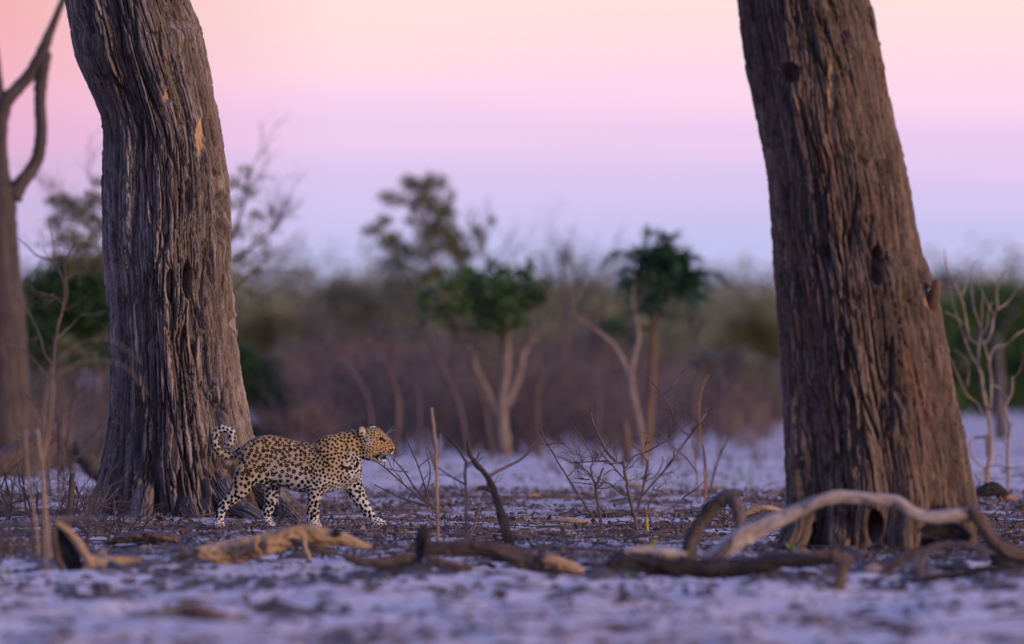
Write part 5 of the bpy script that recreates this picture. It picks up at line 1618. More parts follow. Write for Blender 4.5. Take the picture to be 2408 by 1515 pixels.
bare_shrub('bare_shrub', 'bare shrub with one thick pale snapped branch pointing up left', 1258, S2,
           [(p[0], p[1], a, b) for p, a, b in zip(zc([(720, 860), (830, 900), (840, 1000), (690, 1010), (1000, 755), (1110, 690), (760, 840), (640, 770), (870, 1120)]), (-1, .8, 1, -1, .3, -.3, .2, -1, .9), (-.2, -1, -.2, -.3, -1, -1, -1, .1, -.1))], 36, thick=1.0, depth=3, kids=(2, 4), smat=TWIG, r=1.5, length=36)
S3 = [zc([(930, 1230, 12), (960, 1120, 12), (990, 980, 11), (1010, 880, 11), (1015, 820, 9)]),
      zc([(1010, 830, 6), (960, 760, 5), (880, 695, 3)]),
      zc([(975, 1110, 9), (1050, 1020, 10), (1150, 910, 10), (1230, 800, 9), (1310, 700, 8), (1360, 620, 8), (1440, 510, 7), (1500, 440, 6), (1560, 380, 4)]),
      zc([(1360, 625, 6), (1290, 570, 6), (1230, 470, 6), (1190, 370, 6), (1130, 280, 6), (1060, 190, 5), (985, 78, 3)]),
      zc([(1140, 285, 4), (1220, 210, 4), (1290, 110, 3), (1330, 60, 2)]),
      zc([(1110, 265, 4), (1103, 170, 3), (1098, 80, 2)]),
      zc([(1115, 270, 3), (990, 260, 3), (930, 215, 2)]),
      zc([(1210, 410, 4), (1150, 408, 3), (1060, 418, 2)]),
      zc([(1420, 920, 6), (1330, 800, 6), (1210, 700, 6), (1140, 630, 5), (1085, 560, 5)]),
      zc([(1000, 990, 6), (1080, 950, 5), (1130, 850, 5), (1140, 790, 4)]),
      zc([(1050, 1060, 6), (1130, 1080, 6), (1200, 1120, 5)]),
      zc([(1020, 1220, 7), (1040, 1110, 6), (1070, 1040, 4)]),
      zc([(1050, 1330, 7), (1150, 1240, 6), (1250, 1190, 6), (1320, 1120, 7), (1420, 1050, 6), (1480, 990, 5)])]
bare_shrub('bare_shrub', 'tallest bare shrub in the centre with crossing thin branches', 1204, S3,
           [(p[0], p[1], a, b) for p, a, b in zip(zc([(1150, 910), (1130, 950), (1230, 800), (1000, 980), (1190, 370), (1230, 470), (1290, 570), (1360, 640), (1010, 1000), (1090, 1060), (1440, 510)]), (.3, 1, -.4, .9, 1, 1, .8, .3, -.8, 1, -.9), (-1, -.4, -1, -.8, -.8, -.6, -.8, -1, -.3, -.6, -.6))], 37, thick=1.0, depth=3, kids=(2, 4), smat=TWIG, r=1.5, length=30)
S4 = [zc([(1490, 1165, 16), (1490, 1000, 16), (1480, 800, 14), (1455, 650, 10), (1440, 480, 7), (1440, 350, 7), (1465, 230, 6), (1512, 115, 5)]),
      zc([(1505, 1160, 12), (1535, 1040, 12), (1570, 900, 11), (1610, 780, 11), (1650, 690, 10), (1675, 620, 8)]),
      zc([(1450, 1170, 10), (1430, 1040, 9), (1410, 900, 9), (1400, 780, 8), (1375, 660, 7)]),
      zc([(1500, 1100, 9), (1500, 960, 9), (1480, 780, 8), (1465, 690, 6)]),
      zc([(1440, 355, 4), (1418, 350, 4)]),
      zc([(1440, 480, 5), (1390, 440, 4), (1365, 420, 3)]),
      zc([(1560, 920, 5), (1562, 870, 5), (1560, 820, 4)]),
      zc([(1415, 1140, 4), (1408, 1080, 4), (1405, 1010, 3)]),
      zc([(1430, 1110, 4), (1380, 1050, 4), (1330, 975, 2.4)])]
bare_shrub('orange_stems', 'cluster of three upright orange brown stems right of the centre shrubs', 1182, S4, [], 38, smat=wood_mat('orange_stem_bark', (0.13, 0.065, 0.035), (0.28, 0.15, 0.075), (0.40, 0.25, 0.14), 9, 40), cat='sapling')


def zs(pts):
    """readings of the enlarged right sapling"""
    return [(2119 + p[0] / 2.419, 577.9 + p[1] / 2.419, p[2] / 2.419) for p in pts]


S5 = [zs([(490, 1360, 24), (500, 1270, 22), (508, 1180, 20), (510, 1080, 17), (500, 980, 15), (480, 880, 14), (465, 800, 13), (458, 730, 11), (440, 690, 9), (440, 600, 9), (452, 520, 8), (458, 470, 7)]),
      zs([(500, 1200, 16), (490, 1130, 15), (482, 1072, 14)]),
      zs([(486, 1090, 11), (430, 1092, 10), (396, 1115, 9), (386, 1160, 8), (405, 1205, 8), (450, 1250, 7), (490, 1275, 6)]),
      zs([(440, 560, 7), (400, 535, 8), (378, 480, 8), (365, 390, 8), (345, 310, 8), (312, 240, 7), (280, 170, 6), (258, 100, 5), (246, 15, 3)]),
      zs([(312, 240, 5), (250, 225, 5), (180, 170, 4), (125, 118, 2.5)]),
      zs([(318, 240, 4), (320, 190, 4), (325, 140, 4), (345, 145, 3)]),
      zs([(345, 290, 5), (370, 230, 4), (395, 160, 4), (410, 100, 4), (445, 85, 2.5)]),
      zs([(460, 560, 8), (490, 540, 8), (515, 480, 8), (530, 410, 8), (545, 350, 7), (548, 280, 7), (560, 200, 6), (590, 140, 5), (628, 115, 3)]),
      zs([(545, 365, 6), (600, 330, 6), (640, 280, 5), (670, 220, 5), (682, 185, 3)]),
      zs([(560, 200, 4), (545, 175, 4), (530, 152, 3)]),
      zs([(458, 470, 5), (420, 390, 5), (410, 300, 4), (402, 200, 4), (398, 150, 2.5)]),
      zs([(455, 470, 5), (458, 380, 4), (462, 300, 4), (475, 280, 3)]),
      zs([(525, 390, 5), (490, 330, 4), (465, 260, 4), (430, 175, 3)]),
      zs([(465, 510, 5), (490, 450, 4), (500, 370, 4), (525, 320, 3)]),
      zs([(440, 690, 8), (400, 620, 7), (370, 540, 6), (330, 440, 5), (300, 340, 4), (270, 200, 3)]),
      zs([(360, 450, 4), (310, 405, 4), (240, 375, 2.5)]),
      zs([(505, 940, 10), (510, 840, 10), (512, 760, 10), (500, 670, 9), (515, 600, 7), (540, 575, 6), (600, 560, 6), (650, 510, 5), (720, 470, 4)]),
      zs([(500, 665, 7), (485, 600, 6), (465, 540, 5)]),
      zs([(470, 970, 7), (440, 900, 7), (380, 850, 6), (340, 770, 6), (300, 690, 5), (295, 650, 3)]),
      zs([(375, 800, 4), (385, 720, 4), (375, 660, 4), (340, 620, 3), (300, 590, 2)]),
      zs([(520, 790, 5), (570, 815, 5), (610, 870, 5)])]
bare_shrub('pale_sapling', 'pale bare sapling with curled lower branch right of leaning trunk', 1152, S5, [], 39, smat=SAPLING, mat=SAPLING, cat='sapling')
S6 = [zs([(608, 1410, 13), (610, 1300, 13), (606, 1200, 12), (612, 1110, 12), (620, 1030, 10), (605, 970, 9), (598, 910, 8), (625, 850, 8), (635, 770, 7), (632, 745, 7)]),
      zs([(635, 760, 5), (670, 720, 5), (690, 660, 4), (705, 600, 3)]),
      zs([(618, 1040, 5), (634, 1012, 5), (636, 1006, 4)]),
      zs([(600, 1140, 4), (575, 1100, 3), (545, 1000, 2)]),
      zs([(440, 1290, 4), (500, 1320, 5), (560, 1325, 5), (640, 1310, 5), (720, 1315, 4)]),
      zs([(470, 1270, 4), (540, 1250, 5), (620, 1265, 5), (710, 1262, 4)]),
      zs([(540, 1250, 4), (545, 1200, 4), (585, 1195, 3)])]
bare_shrub('pale_sapling', 'slim pale bare sapling at right edge with dark crossing twigs', 1163, S6, [], 40, smat=SAPLING, mat=TWIG, cat='sapling')
w = Wood('root_lump', 'dark lumpy root clump at the foot of the pale saplings', 'stump', 2335, 1178, seed=41)
w.log('lump', [(2294, 1166, 10), (2316, 1154, 18), (2340, 1152, 17), (2362, 1162, 12), (2376, 1172, 7)], CHARRED, n=14, rough=0.1)
w.log('lump', [(2300, 1172, 12), (2290, 1160, 14), (2284, 1152, 8)], DEAD_BROWN, n=12, rough=0.1)
w.log('lump', [(2350, 1172, 9), (2372, 1174, 10), (2388, 1170, 6)], DEAD_TAN, n=10, rough=0.12)

# bare saplings at the left, in front of the dark bushes
L1 = [[(118, 1158, 5), (112, 1080, 5), (112, 1000, 5), (118, 930, 5), (124, 860, 4.6), (132, 790, 4), (146, 730, 3.6), (152, 680, 3.2), (140, 640, 3), (118, 612, 2.6), (86, 600, 2.4), (60, 575, 1.8), (42, 560, 1.4)],
      [(146, 735, 3), (158, 690, 3), (152, 640, 2.6), (160, 600, 2), (180, 570, 1.4)],
      [(130, 612, 2.4), (122, 570, 2), (112, 510, 1.4)],
      [(152, 660, 2.4), (176, 640, 2), (196, 610, 1.2)],
      [(124, 860, 4), (106, 830, 3), (96, 790, 2.4), (70, 740, 2), (46, 700, 1.4)],
      [(130, 800, 3), (160, 770, 2.4), (190, 740, 2), (204, 735, 1.4)],
      [(150, 720, 2.4), (130, 700, 2), (98, 690, 1.8), (70, 680, 1.4)],
      [(120, 900, 3), (90, 860, 2.6), (50, 820, 2), (10, 810, 1.4)]]
bare_shrub('bare_sapling', 'twiggy bare sapling leaning up before forked tree at left', 1170, L1,
           [(140, 640, -.6, -1), (150, 660, .8, -1), (118, 612, -.3, -1), (100, 605, -.4, .6), (160, 600, .8, -.4), (146, 730, 1, -.1), (140, 700, -1, .2), (96, 790, -1, .2), (130, 690, -.8, .4), (152, 640, 1, .1), (190, 740, .6, -.2)], 42, r=1.0, length=44, smat=TWIG, depth=3, kids=(2, 4))
L2 = [[(138, 1160, 4), (137, 1090, 4), (138, 1030, 4), (134, 960, 3)],
      [(112, 1164, 3.4), (106, 1100, 3.4), (108, 1020, 3), (90, 960, 2.4), (60, 930, 1.6)],
      [(140, 1120, 3), (156, 1050, 3), (166, 990, 2.4), (176, 940, 2)],
      [(146, 1140, 3), (180, 1080, 2.6), (210, 1040, 2), (242, 990, 1.4)],
      [(120, 1100, 3), (150, 1085, 2.4), (200, 1072, 1.6), (236, 1060, 1.2)],
      [(110, 1080, 3), (80, 1040, 2.6), (40, 1020, 2), (6, 1004, 1.4)],
      [(136, 1000, 2.6), (160, 960, 2), (180, 930, 1.6), (210, 905, 1.2)],
      [(150, 1150, 4), (148, 1050, 4), (146, 980, 3), (142, 940, 2)]]
bare_shrub('bare_shrub', 'tangle of straight reddish stems beside left edge of the big trunk', 1176, L2,
           [(166, 990, 1, -.6), (176, 950, .8, -1), (210, 1040, 1, -.6), (150, 1085, 1, -.3), (138, 1030, -1, -.6), (80, 1040, -1, -.4), (90, 960, -.8, -1), (160, 960, 1, -.2), (108, 1020, .6, -1), (60, 930, -1, -.2), (180, 1080, .8, -1)], 43, r=1.1, length=52, smat=TWIG, mat=TWIG, depth=3, kids=(2, 3))
bare_shrub('bare_shrub', 'low grey twigs fanning out at the left edge behind the stalks', 1196,
           [[(20, 1190, 3.4), (12, 1120, 3), (-6, 1040, 2)], [(24, 1190, 3), (40, 1110, 2.6), (66, 1060, 2)], [(30, 1192, 3), (70, 1150, 2.4), (104, 1120, 1.6)], [(16, 1192, 3), (4, 1150, 2.4), (-16, 1110, 1.6)]],
           [(12, 1120, .6, -1), (40, 1110, 1, -1), (66, 1060, 1, -.4), (70, 1150, .8, -1), (4, 1150, -.4, -1), (24, 1160, .3, -1), (40, 1100, -.5, -1)], 44, r=1.3, length=60, smat=TWIG)
w = Wood('yellow_stem', 'bright yellow dry stem at left beside the big trunk', 'stem', 172, 1172, seed=45)
w.log('stem', [(176, 1166, 2.4), (174, 1150, 2.6), (168, 1128, 2.6), (166, 1116, 1.4)], YELLOW, n=6, groove=0)
w = Wood('yellow_stem', 'yellow stub with dark tip at foot of centre shrubs', 'stem', 1520, 1256, seed=46)
w.log('stem', [(1522, 1252, 4.4), (1521, 1232, 4.6), (1520, 1216, 4)], YELLOW, n=8, groove=0.05)
w.log('dark_tip', [(1520, 1218, 3.6), (1518, 1204, 3.2), (1515, 1194, 2)], DEAD_BROWN, n=8)


# tangled twiggy growth in the left foreground
def tangle(name, label, u, vb, n, length, r, seed, mat, lean=0.6, depth=3):
    w = Wood(name, label, 'shrub', u, vb, 'tangled twigs at lower left', seed)
    b0 = np.array(w.root.location)
    for i in range(n):
        mb = MB(); a = w.rng.uniform(0, 6.28); q = w.rng.uniform(0.2, lean)
        sticks(mb, b0 + (w.rng.normal(0, .10), w.rng.normal(0, .10), -0.01), (math.cos(a) * q, math.sin(a) * q, 1), length * px(w.d) * w.rng.uniform(0.6, 1.1), r * px(w.d), depth, w.rng, spread=0.5, nseg=4, kids=(2, 3), n=4, wander=0.2)
        o = mb.build('branch', mat, None, smooth=False); o.location = (0, 0, 0); w.adopt(o)
    return w


tangle('twig_tangle', 'low dark tangle of twigs at left edge beside the fallen log', 30, 1222, 11, 120, 2.9, 201, TWIG)
tangle('twig_tangle', 'dark tangle of twigs between left stalks and big trunk', 190, 1232, 11, 110, 2.9, 202, TWIG)
tangle('twig_tangle', 'reddish tangle of thin twigs against left foot of big trunk', 240, 1262, 10, 80, 2.9, 203, TWIG_PURPLE)
tangle('twig_tangle', 'blurred tangle of dry stems rising behind the hollow stump', 110, 1318, 10, 130, 2.9, 204, TWIG)
tangle('twig_tangle', 'blurred thin twigs at far left above the foreground sand', 10, 1330, 9, 120, 2.9, 205, DEAD_BROWN)
tangle('twig_tangle', 'small dead twig bush right of the green-crowned trunk foot', 1320, 1118, 6, 62, 1.6, 206, TWIG_PURPLE)
tangle('twig_tangle', 'small dead twig bush on pale sand left of the crooked sapling', 1420, 1100, 6, 56, 1.5, 207, TWIG_PURPLE)
tangle('twig_tangle', 'small dead twig bush right of the crooked sapling', 1610, 1105, 6, 56, 1.5, 208, TWIG)
tangle('twig_tangle', 'small dead twig bush left of the leaning right trunk', 1760, 1096, 6, 50, 1.5, 209, TWIG_PURPLE)
tangle('twig_tangle', 'small dead twig bush behind the upright stick', 1000, 1092, 6, 54, 1.5, 210, TWIG_PURPLE)
tangle('twig_tangle', 'faint twig bush behind the leaning pole', 1170, 1096, 5, 50, 1.5, 211, TWIG)


# ------------------------------------------------------------------ ground litter
def frustum_points(n, v0, v1, rng, power=1.0, margin=60, us=None):
    """points spread over the ground seen between rows v0 and v1"""
    v = v0 + (v1 - v0) * rng.random(n) ** power
    d = CAM_H * FPX / (v - CV)
    u = rng.uniform(*(us or (-margin, 2408 + margin)), n)
    return (u - CU) * d / FPX, d


def litter(name, label, n, v0, v1, size, mat, seed, patch=None, flat=0.35, aspect=(0.35, 0.7)):
    rng = np.random.default_rng(seed)
    x, y = frustum_points(n * 3, v0, v1, rng)
    keep = rng.random(n * 3) < (0.12 + 0.88 * sst(0.44, 0.62, fbm(x / 0.55, y / 1.6, 3, seed + 3)))
    x, y = x[keep][:n], y[keep][:n]
    n = len(x)
    z = gh(x, y)
    a = rng.uniform(0, 6.28, n)
    t1 = np.stack([np.cos(a), np.sin(a), rng.normal(0, flat, n)], 1); t1 /= np.linalg.norm(t1, axis=1)[:, None]
    t2 = np.stack([-np.sin(a), np.cos(a), rng.normal(0, flat, n)], 1); t2 /= np.linalg.norm(t2, axis=1)[:, None]
    s = (size * np.exp(rng.normal(0, 0.36, n)))[:, None]
    w_ = rng.uniform(*aspect, n)[:, None]
    c = np.stack([x, y, z + 0.35 * s[:, 0] * np.abs(t1[:, 2]) + 0.004], 1)
    up = np.array([0, 0, 1.0])
    curl = rng.uniform(0.0, 0.35, n)[:, None]
    V = np.stack([c - t1 * s * 0.5, c + t2 * s * w_ * 0.5 + up * curl * s * 0.4, c + t1 * s * 0.5 + up * curl * s * 0.3, c - t2 * s * w_ * 0.5 + up * curl * s * 0.2], 1).reshape(-1, 3)
    F = np.arange(n * 4).reshape(-1, 4)
    tone = np.repeat(np.clip(rng.beta(1.3, 2.6, n), 0, 1), 4)
    o = grid_obj(name, V, F, mat, None, {'rnd': ('FLOAT', tone)}, smooth=False)
    o['kind'] = 'stuff'; tag(o, label, 'leaf litter')
    return o


litter('leaf_litter', 'dry brown leaves strewn thickly round the leopard', 30000, 1150, 1318, 0.036, LITTER, 5, flat=0.6)
litter('leaf_litter', 'scattered dry leaves on the pale foreground sand', 2600, 1300, 1590, 0.05, LITTER, 6, flat=0.45)
litter('leaf_litter', 'thin dry litter on the far pale sand', 1600, 1050, 1160, 0.05, LITTER, 7)


def lump_litter(label, n, v0, v1, size, mat, seed, us=None):
    """low broken lumps of bark and dung, each a squashed eight-sided pebble with its own outline"""
    rng = np.random.default_rng(seed)
    x, y = frustum_points(n * 3, v0, v1, rng, us=us)
    keep = rng.random(n * 3) < (0.08 + 0.92 * sst(0.46, 0.64, fbm(x / 0.7, y / 1.5, 3, seed + 3)))
    x, y = x[keep][:n], y[keep][:n]; n = len(x)
    z = gh(x, y)
    s = size * np.exp(rng.normal(0, 0.4, n))
    a = rng.uniform(0, 6.28, n)
    ring = []
    for k in range(6):
        t = k * math.pi / 3
        ex = np.cos(t) * s * rng.uniform(0.35, 0.65, n); ey = np.sin(t) * s * rng.uniform(0.15, 0.45, n)
        ring.append(np.stack([x + ex * np.cos(a) - ey * np.sin(a), y + ex * np.sin(a) + ey * np.cos(a), z + s * rng.uniform(-0.02, 0.10, n)], 1))
    top = np.stack([x + rng.normal(0, 0.12, n) * s, y + rng.normal(0, 0.12, n) * s, z + s * rng.uniform(0.12, 0.34, n)], 1)
    V = np.stack(ring + [top], 1).reshape(-1, 3)
    b = np.arange(n)[:, None] * 7
    F = np.concatenate([np.concatenate([b + k, b + (k + 1) % 6, b + 6], 1) for k in range(6)])
    tone = np.repeat(np.clip(rng.beta(1.2, 3.2, n), 0, 1), 7)
    o = grid_obj('bark_debris', V, F, mat, None, {'rnd': ('FLOAT', tone)}, smooth=False)
    o['kind'] = 'stuff'; tag(o, label, 'bark debris')


lump_litter('broken dark bark debris heaped along the fallen logs', 1600, 1296, 1392, 0.085, LITTER, 17)
lump_litter('scattered dark bark fragments on the foreground sand', 480, 1380, 1590, 0.085, LITTER, 18)
lump_litter('small bark crumbs among the leaves round the leopard', 3000, 1165, 1300, 0.04, LITTER, 19)
lump_litter('dark debris heaped round the foot of the right trunk and its branches', 420, 1286, 1376, 0.10, LITTER, 20, (1780, 2460))
lump_litter('dark debris gathered among the left stalks and hollow stump', 380, 1225, 1362, 0.09, LITTER, 21, (-40, 470))


def twig_litter(n, v0, v1, seed, label, lo=0.06, hi=0.38):
    rng = np.random.default_rng(seed)
    x, y = frustum_points(n * 3, v0, v1, rng)
    keep = rng.random(n * 3) < (0.1 + 0.9 * sst(0.42, 0.6, fbm(x / 0.6, y / 1.8, 3, seed)))
    x, y = x[keep][:n], y[keep][:n]
    mb = MB()
    z = gh(x, y)
    for i in range(len(x)):
        L_ = rng.uniform(lo, hi); a = rng.uniform(0, 6.28); r = rng.uniform(0.002, 0.0075)
        dv = np.array([math.cos(a), math.sin(a), rng.normal(0, 0.07)]) * L_ / 2
        p = np.array([x[i], y[i], z[i] + r + abs(dv[2]) * 0.8])
        m_ = p + rng.normal(0, 0.02, 3) * (1, 1, 0.5) + (0, 0, 0.008)
        tube(mb, np.array([p - dv, m_, p + dv]), np.array([r, r, r * 0.6]), 4, 0, None, c=float(rng.random()))
    o = mb.build('twig_litter', TWIG, None)
    o['kind'] = 'stuff'; tag(o, label, 'twig litter')


twig_litter(1300, 1160, 1310, 3, 'small broken twigs scattered among the dry leaves')
twig_litter(200, 1300, 1580, 4, 'few broken twigs on the foreground sand')

# short dry grass and a few tufts
rngg = np.random.default_rng(8)
x, y = frustum_points(4200, 1168, 1300, rngg)
keep = rngg.random(4200) < sst(0.5, 0.66, fbm(x / 0.4, y / 1.2, 3, 44))
x, y = x[keep], y[keep]; z = gh(x, y); n = len(x)
h_ = rngg.uniform(0.02, 0.06, n); lean = rngg.normal(0, 0.35, (n, 2)) * h_[:, None]
B = np.stack([x, y, z - 0.003], 1)
V = np.stack([B - (0.0022, 0, 0), B + (0.0022, 0, 0), B + np.stack([lean[:, 0], lean[:, 1], h_], 1)], 1).reshape(-1, 3)
o = grid_obj('dry_grass', V, np.arange(3 * n).reshape(-1, 3), GRASS_DRY, None, {'rnd': ('FLOAT', np.repeat(rngg.random(n), 3))}, smooth=False)
o['kind'] = 'stuff'; tag(o, 'short dry grass blades among the litter', 'grass')
x, y = frustum_points(2600, 1075, 1160, rngg)
keep = rngg.random(2600) < sst(0.52, 0.66, fbm(x / 1.6, y / 6, 3, 46))
x, y = x[keep], y[keep]; z = gh(x, y); n = len(x)
h_ = rngg.uniform(0.02, 0.07, n); lean = rngg.normal(0, 0.4, (n, 2)) * h_[:, None]
B = np.stack([x, y, z - 0.003], 1)
V = np.stack([B - (0.006, 0, 0), B + (0.006, 0, 0), B + np.stack([lean[:, 0], lean[:, 1], h_], 1)], 1).reshape(-1, 3)
o = grid_obj('green_grass', V, np.arange(3 * n).reshape(-1, 3), SPROUT, None, {'rnd': ('FLOAT', np.repeat(rngg.random(n) * 0.6, 3))}, smooth=False)
o['kind'] = 'stuff'; tag(o, 'sparse new green grass on the far pale sand', 'grass')

# green sprouts and a yellow leaf
for k, (u, v, lab, mt, sz) in enumerate([(1398, 1352, 'small green sprout behind the root log pale end', SPROUT, 1), (1484, 1352, 'small green sprout above the charred log left bend', SPROUT, 0.8),
                                         (1568, 1322, 'tall green sprout below the yellow stub', SPROUT, 1.2), (1862, 1308, 'green sprout left of right trunk base', SPROUT, 1.0),
                                         (1160, 1352, 'pale green sprout under the root log', SPROUT, 0.8), (14, 1352, 'green sprout at far left foreground', SPROUT, 1.0),
                                         (1532, 1308, 'yellow drooping leaf left of the tall green sprout', YELLOW, 1.2), (492, 1282, 'tiny yellow flower tuft in front of leopard hind paw', YELLOW, 0.6)]):
    d = D(v); x = (u - CU) * d / FPX; rr = np.random.default_rng(60 + k)
    mb = MB()
    for i in range(9):
        a = rr.uniform(0, 6.28); L_ = rr.uniform(0.04, 0.085) * sz
        b0 = np.array([x, d, gz(x, d)]) + rr.normal(0, 0.006, 3) * (1, 1, 0)
        tip = b0 + np.array([math.cos(a) * L_ * 0.6, math.sin(a) * L_ * 0.6, L_])
        mid = 0.5 * (b0 + tip) + np.array([-math.sin(a), math.cos(a), 0]) * 0.011 * sz + (0, 0, 0.008)
        mid2 = 0.5 * (b0 + tip) - np.array([-math.sin(a), math.cos(a), 0]) * 0.011 * sz + (0, 0, 0.008)
        mb.add([b0, mid, tip, mid2], [(0, 1, 2, 3)], None, float(rr.random()))
    o = mb.build('sprout', mt, None, loc=(x, d, gz(x, d)), smooth=False)
    tag(o, lab, 'sprout', 'sprouts in the sand')


# chips and chunks that one can count: a few shapes, placed one by one
def chip_mesh(seed, long_=1.0):
    rr = np.random.default_rng(seed)
    mb = MB()
    P = np.array([(-0.5 * long_, 0, 0.02), (-0.18 * long_, rr.normal(0, .06), 0.08), (0.15 * long_, rr.normal(0, .06), 0.09), (0.5 * long_, rr.normal(0, .05), 0.03)])
    tube(mb, spline(P, 3), np.interp(np.linspace(0, 3, 10), [0, 1, 2, 3], [0.09, 0.2, 0.19, 0.06]), 8, 0.14, rr, flat=0.6, tip=False, jag=0.7)
    return mb


kinds = []
for k in range(6):
    mb = chip_mesh(700 + k, 1.0 + 0.25 * k)
    kinds.append(mb)
made = {}


def chip(u, v, wpx, label, mat, k, name='bark_chip', cat='bark chip', group=None, rot=None, tilt=0.0):
    d = D(v); x = (u - CU) * d / FPX
    key = (k, mat.name)
    if key not in made:
        o = kinds[k].build(name, mat, None); made[key] = o
    else:
        o = bpy.data.objects.new(name, made[key].data); COL.objects.link(o)
    rr = np.random.default_rng(int(u * 7 + v))
    s = wpx * px(d) / (1.0 + 0.25 * k)
    o.location = (x, d, gz(x, d) - 0.01 * s)
    o.rotation_euler = (rr.normal(0, 0.12), tilt, rr.uniform(-0.6, 0.6) if rot is None else rot)
    o.scale = (s, s * rr.uniform(0.8, 1.4), s * rr.uniform(0.7, 1.3))
    return tag(o, label, cat, group)


MARKS_NEAR = [(440, 1455, 'the blurred curved branch'), (190, 1340, 'the hollow stump'), (640, 1310, 'the tan log'), (1430, 1480, 'the blurred reddish stick'), (920, 1345, 'the dark root spread'), (1300, 1340, 'the root log pale end'), (1600, 1350, 'the charred log'), (1978, 1390, 'the post stub'), (2230, 1350, 'the bent twig'), (2420, 1330, 'the dark log at the right edge'), (40, 1500, 'the bottom left corner'), (2200, 1500, 'the bottom right corner'), (1080, 1500, 'the bottom middle edge')]


def chip_label(u, v, w):
    m = min(MARKS_NEAR, key=lambda q: ((q[0] - u) ** 2 + (2.5 * (q[1] - v)) ** 2))
    du, dv = u - m[0], v - m[1]
    far = 'close' if math.hypot(du, 2.5 * dv) < 130 else 'farther'
    side = ('left of' if du < 0 else 'right of') if abs(du) > 2.0 * abs(dv) else ('above' if dv < 0 else 'below')
    size = 'small' if w < 38 else ('large' if w > 49 else 'middling')
    return unique(f'{size} dark bark chip on pale sand {far} {side} {m[2]}', [', paler one', ', flatter one', ', darker one', ', narrow one'])


CH = [(360, 1448, 40), (350, 1362, 46), (300, 1410, 44), (250, 1352, 60), (200, 1396, 60), (90, 1424, 40), (16, 1436, 28), (640, 1410, 56), (650, 1440, 44), (560, 1362, 50), (580, 1386, 40),
      (870, 1448, 34), (955, 1466, 36), (880, 1500, 40), (1010, 1436, 60), (960, 1440, 40), (770, 1408, 60), (690, 1462, 40), (740, 1450, 44), (1150, 1420, 50), (1090, 1380, 70), (800, 1494, 46),
      (1160, 1455, 28), (1210, 1450, 36), (1160, 1500, 34), (1345, 1420, 30), (1290, 1424, 50), (1440, 1408, 40), (1500, 1404, 34), (1510, 1424, 40), (1430, 1464, 40), (1690, 1418, 30), (1770, 1452, 34),
      (1800, 1464, 40), (1660, 1466, 36), (1880, 1458, 46), (1930, 1462, 34), (2050, 1420, 60), (2110, 1430, 40), (2090, 1462, 60), (2010, 1484, 50), (2160, 1500, 36), (2240, 1440, 44), (2290, 1406, 40), (2340, 1396, 50),
      (2380, 1420, 36), (2260, 1390, 44), (2150, 1392, 50), (1600, 1430, 30), (1570, 1390, 36), (1250, 1394, 40), (1040, 1404, 50), (900, 1398, 60), (840, 1366, 70), (480, 1380, 36), (440, 1410, 30), (120, 1370, 50), (40, 1350, 60), (60, 1394, 44), (150, 1466, 36), (240, 1488, 44), (70, 1494, 40)]
for i, (u, v, wp) in enumerate(CH):
    chip(u, v + 6, wp * 0.95, chip_label(u, v, wp), CHIP if i % 3 else DEAD_BROWN, i % 6, group='bark chips on the foreground sand')
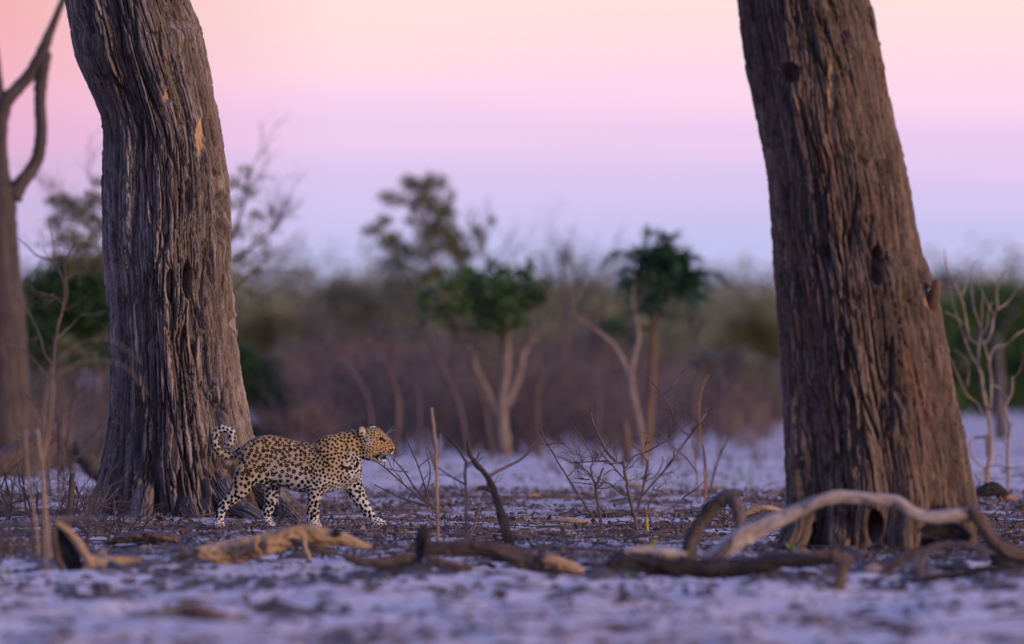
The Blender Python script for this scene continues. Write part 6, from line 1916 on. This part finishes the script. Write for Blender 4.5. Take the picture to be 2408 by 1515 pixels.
near = [(1330, 1230, 120, 'splintered tan branch piece lying left of the centre shrubs', DEAD_TAN, 5), (1290, 1248, 110, 'weathered log piece below the splintered branch', DEAD_PALE, 5),
        (1310, 1172, 130, 'dark rotten log behind the left centre shrub', DEAD_BROWN, 5), (1250, 1168, 60, 'reddish root clump left of the rotten log', DEAD_TAN, 1),
        (1500, 1206, 140, 'long flat dark log behind the centre shrub bases', DEAD_BROWN, 5), (1420, 1216, 90, 'dark flat branch crossing between centre shrub stems', CHARRED, 4),
        (1590, 1252, 140, 'low brown log right of the yellow stub', DEAD_BROWN, 5), (1480, 1252, 90, 'brown splinter between the two centre stems', DEAD_BROWN, 4),
        (1640, 1168, 40, 'dark chunk at the foot of the orange stems', CHARRED, 1), (1690, 1146, 44, 'round brown dung ball on pale sand right of the orange stems', DEAD_TAN, 0), (1492, 1146, 50, 'round reddish termite lump behind the centre shrubs', DEAD_TAN, 0),
        (955, 1200, 110, 'dark curved bark strip ahead of leopard forepaw', DEAD_BROWN, 5), (905, 1240, 90, 'grey flat bark piece under the leopard forepaw', DEAD_GREY, 5), (975, 1236, 40, 'pale wood splinter ahead of leopard forepaw', DEAD_PALE, 3),
        (965, 1252, 70, 'yellowish broken bark flake near the pale splinter', DEAD_TAN, 4), (1008, 1250, 50, 'tan flake beside the tall upright stick', DEAD_TAN, 2),
        (860, 1240, 70, 'brown twig chunk between leopard forelegs', DEAD_BROWN, 4), (590, 1256, 100, 'dark bark clump between leopard hind paws', CHARRED, 5), (560, 1272, 110, 'tan crossed sticks in front of leopard hind paw', DEAD_TAN, 5),
        (60, 1250, 110, 'dark log piece at left edge behind stalks', DEAD_BROWN, 5), (30, 1214, 100, 'flat brown branch at left edge', DEAD_BROWN, 5), (300, 1300, 80, 'dark bark piece below the bark slab', CHARRED, 4),
        (1120, 1196, 70, 'dark clump behind the forked stick', DEAD_BROWN, 3), (1090, 1166, 60, 'small dark mound behind the forked stick', DEAD_BROWN, 2), (1780, 1176, 90, 'dark litter clump left of right trunk', DEAD_BROWN, 4),
        (2330, 1214, 70, 'dark bark piece right of right trunk', DEAD_BROWN, 4), (2395, 1196, 60, 'curled dark leaf clump at right edge', DEAD_BROWN, 3), (2360, 1240, 80, 'grey bark piece above the drooping branch end', DEAD_GREY, 4),
        (1180, 1176, 70, 'dark root clump right of the leaning pole', DEAD_BROWN, 3), (820, 1168, 50, 'small reddish stone like clump behind leopard forelegs', DEAD_BROWN, 1), (760, 1190, 60, 'brown bark chunk seen under leopard belly', DEAD_BROWN, 2)]
for i, (u, v, wp, lab, mt, k) in enumerate(near):
    chip(u, v + 4, wp, lab, mt, k, name='wood_piece', cat='wood piece', group='broken wood on the litter')
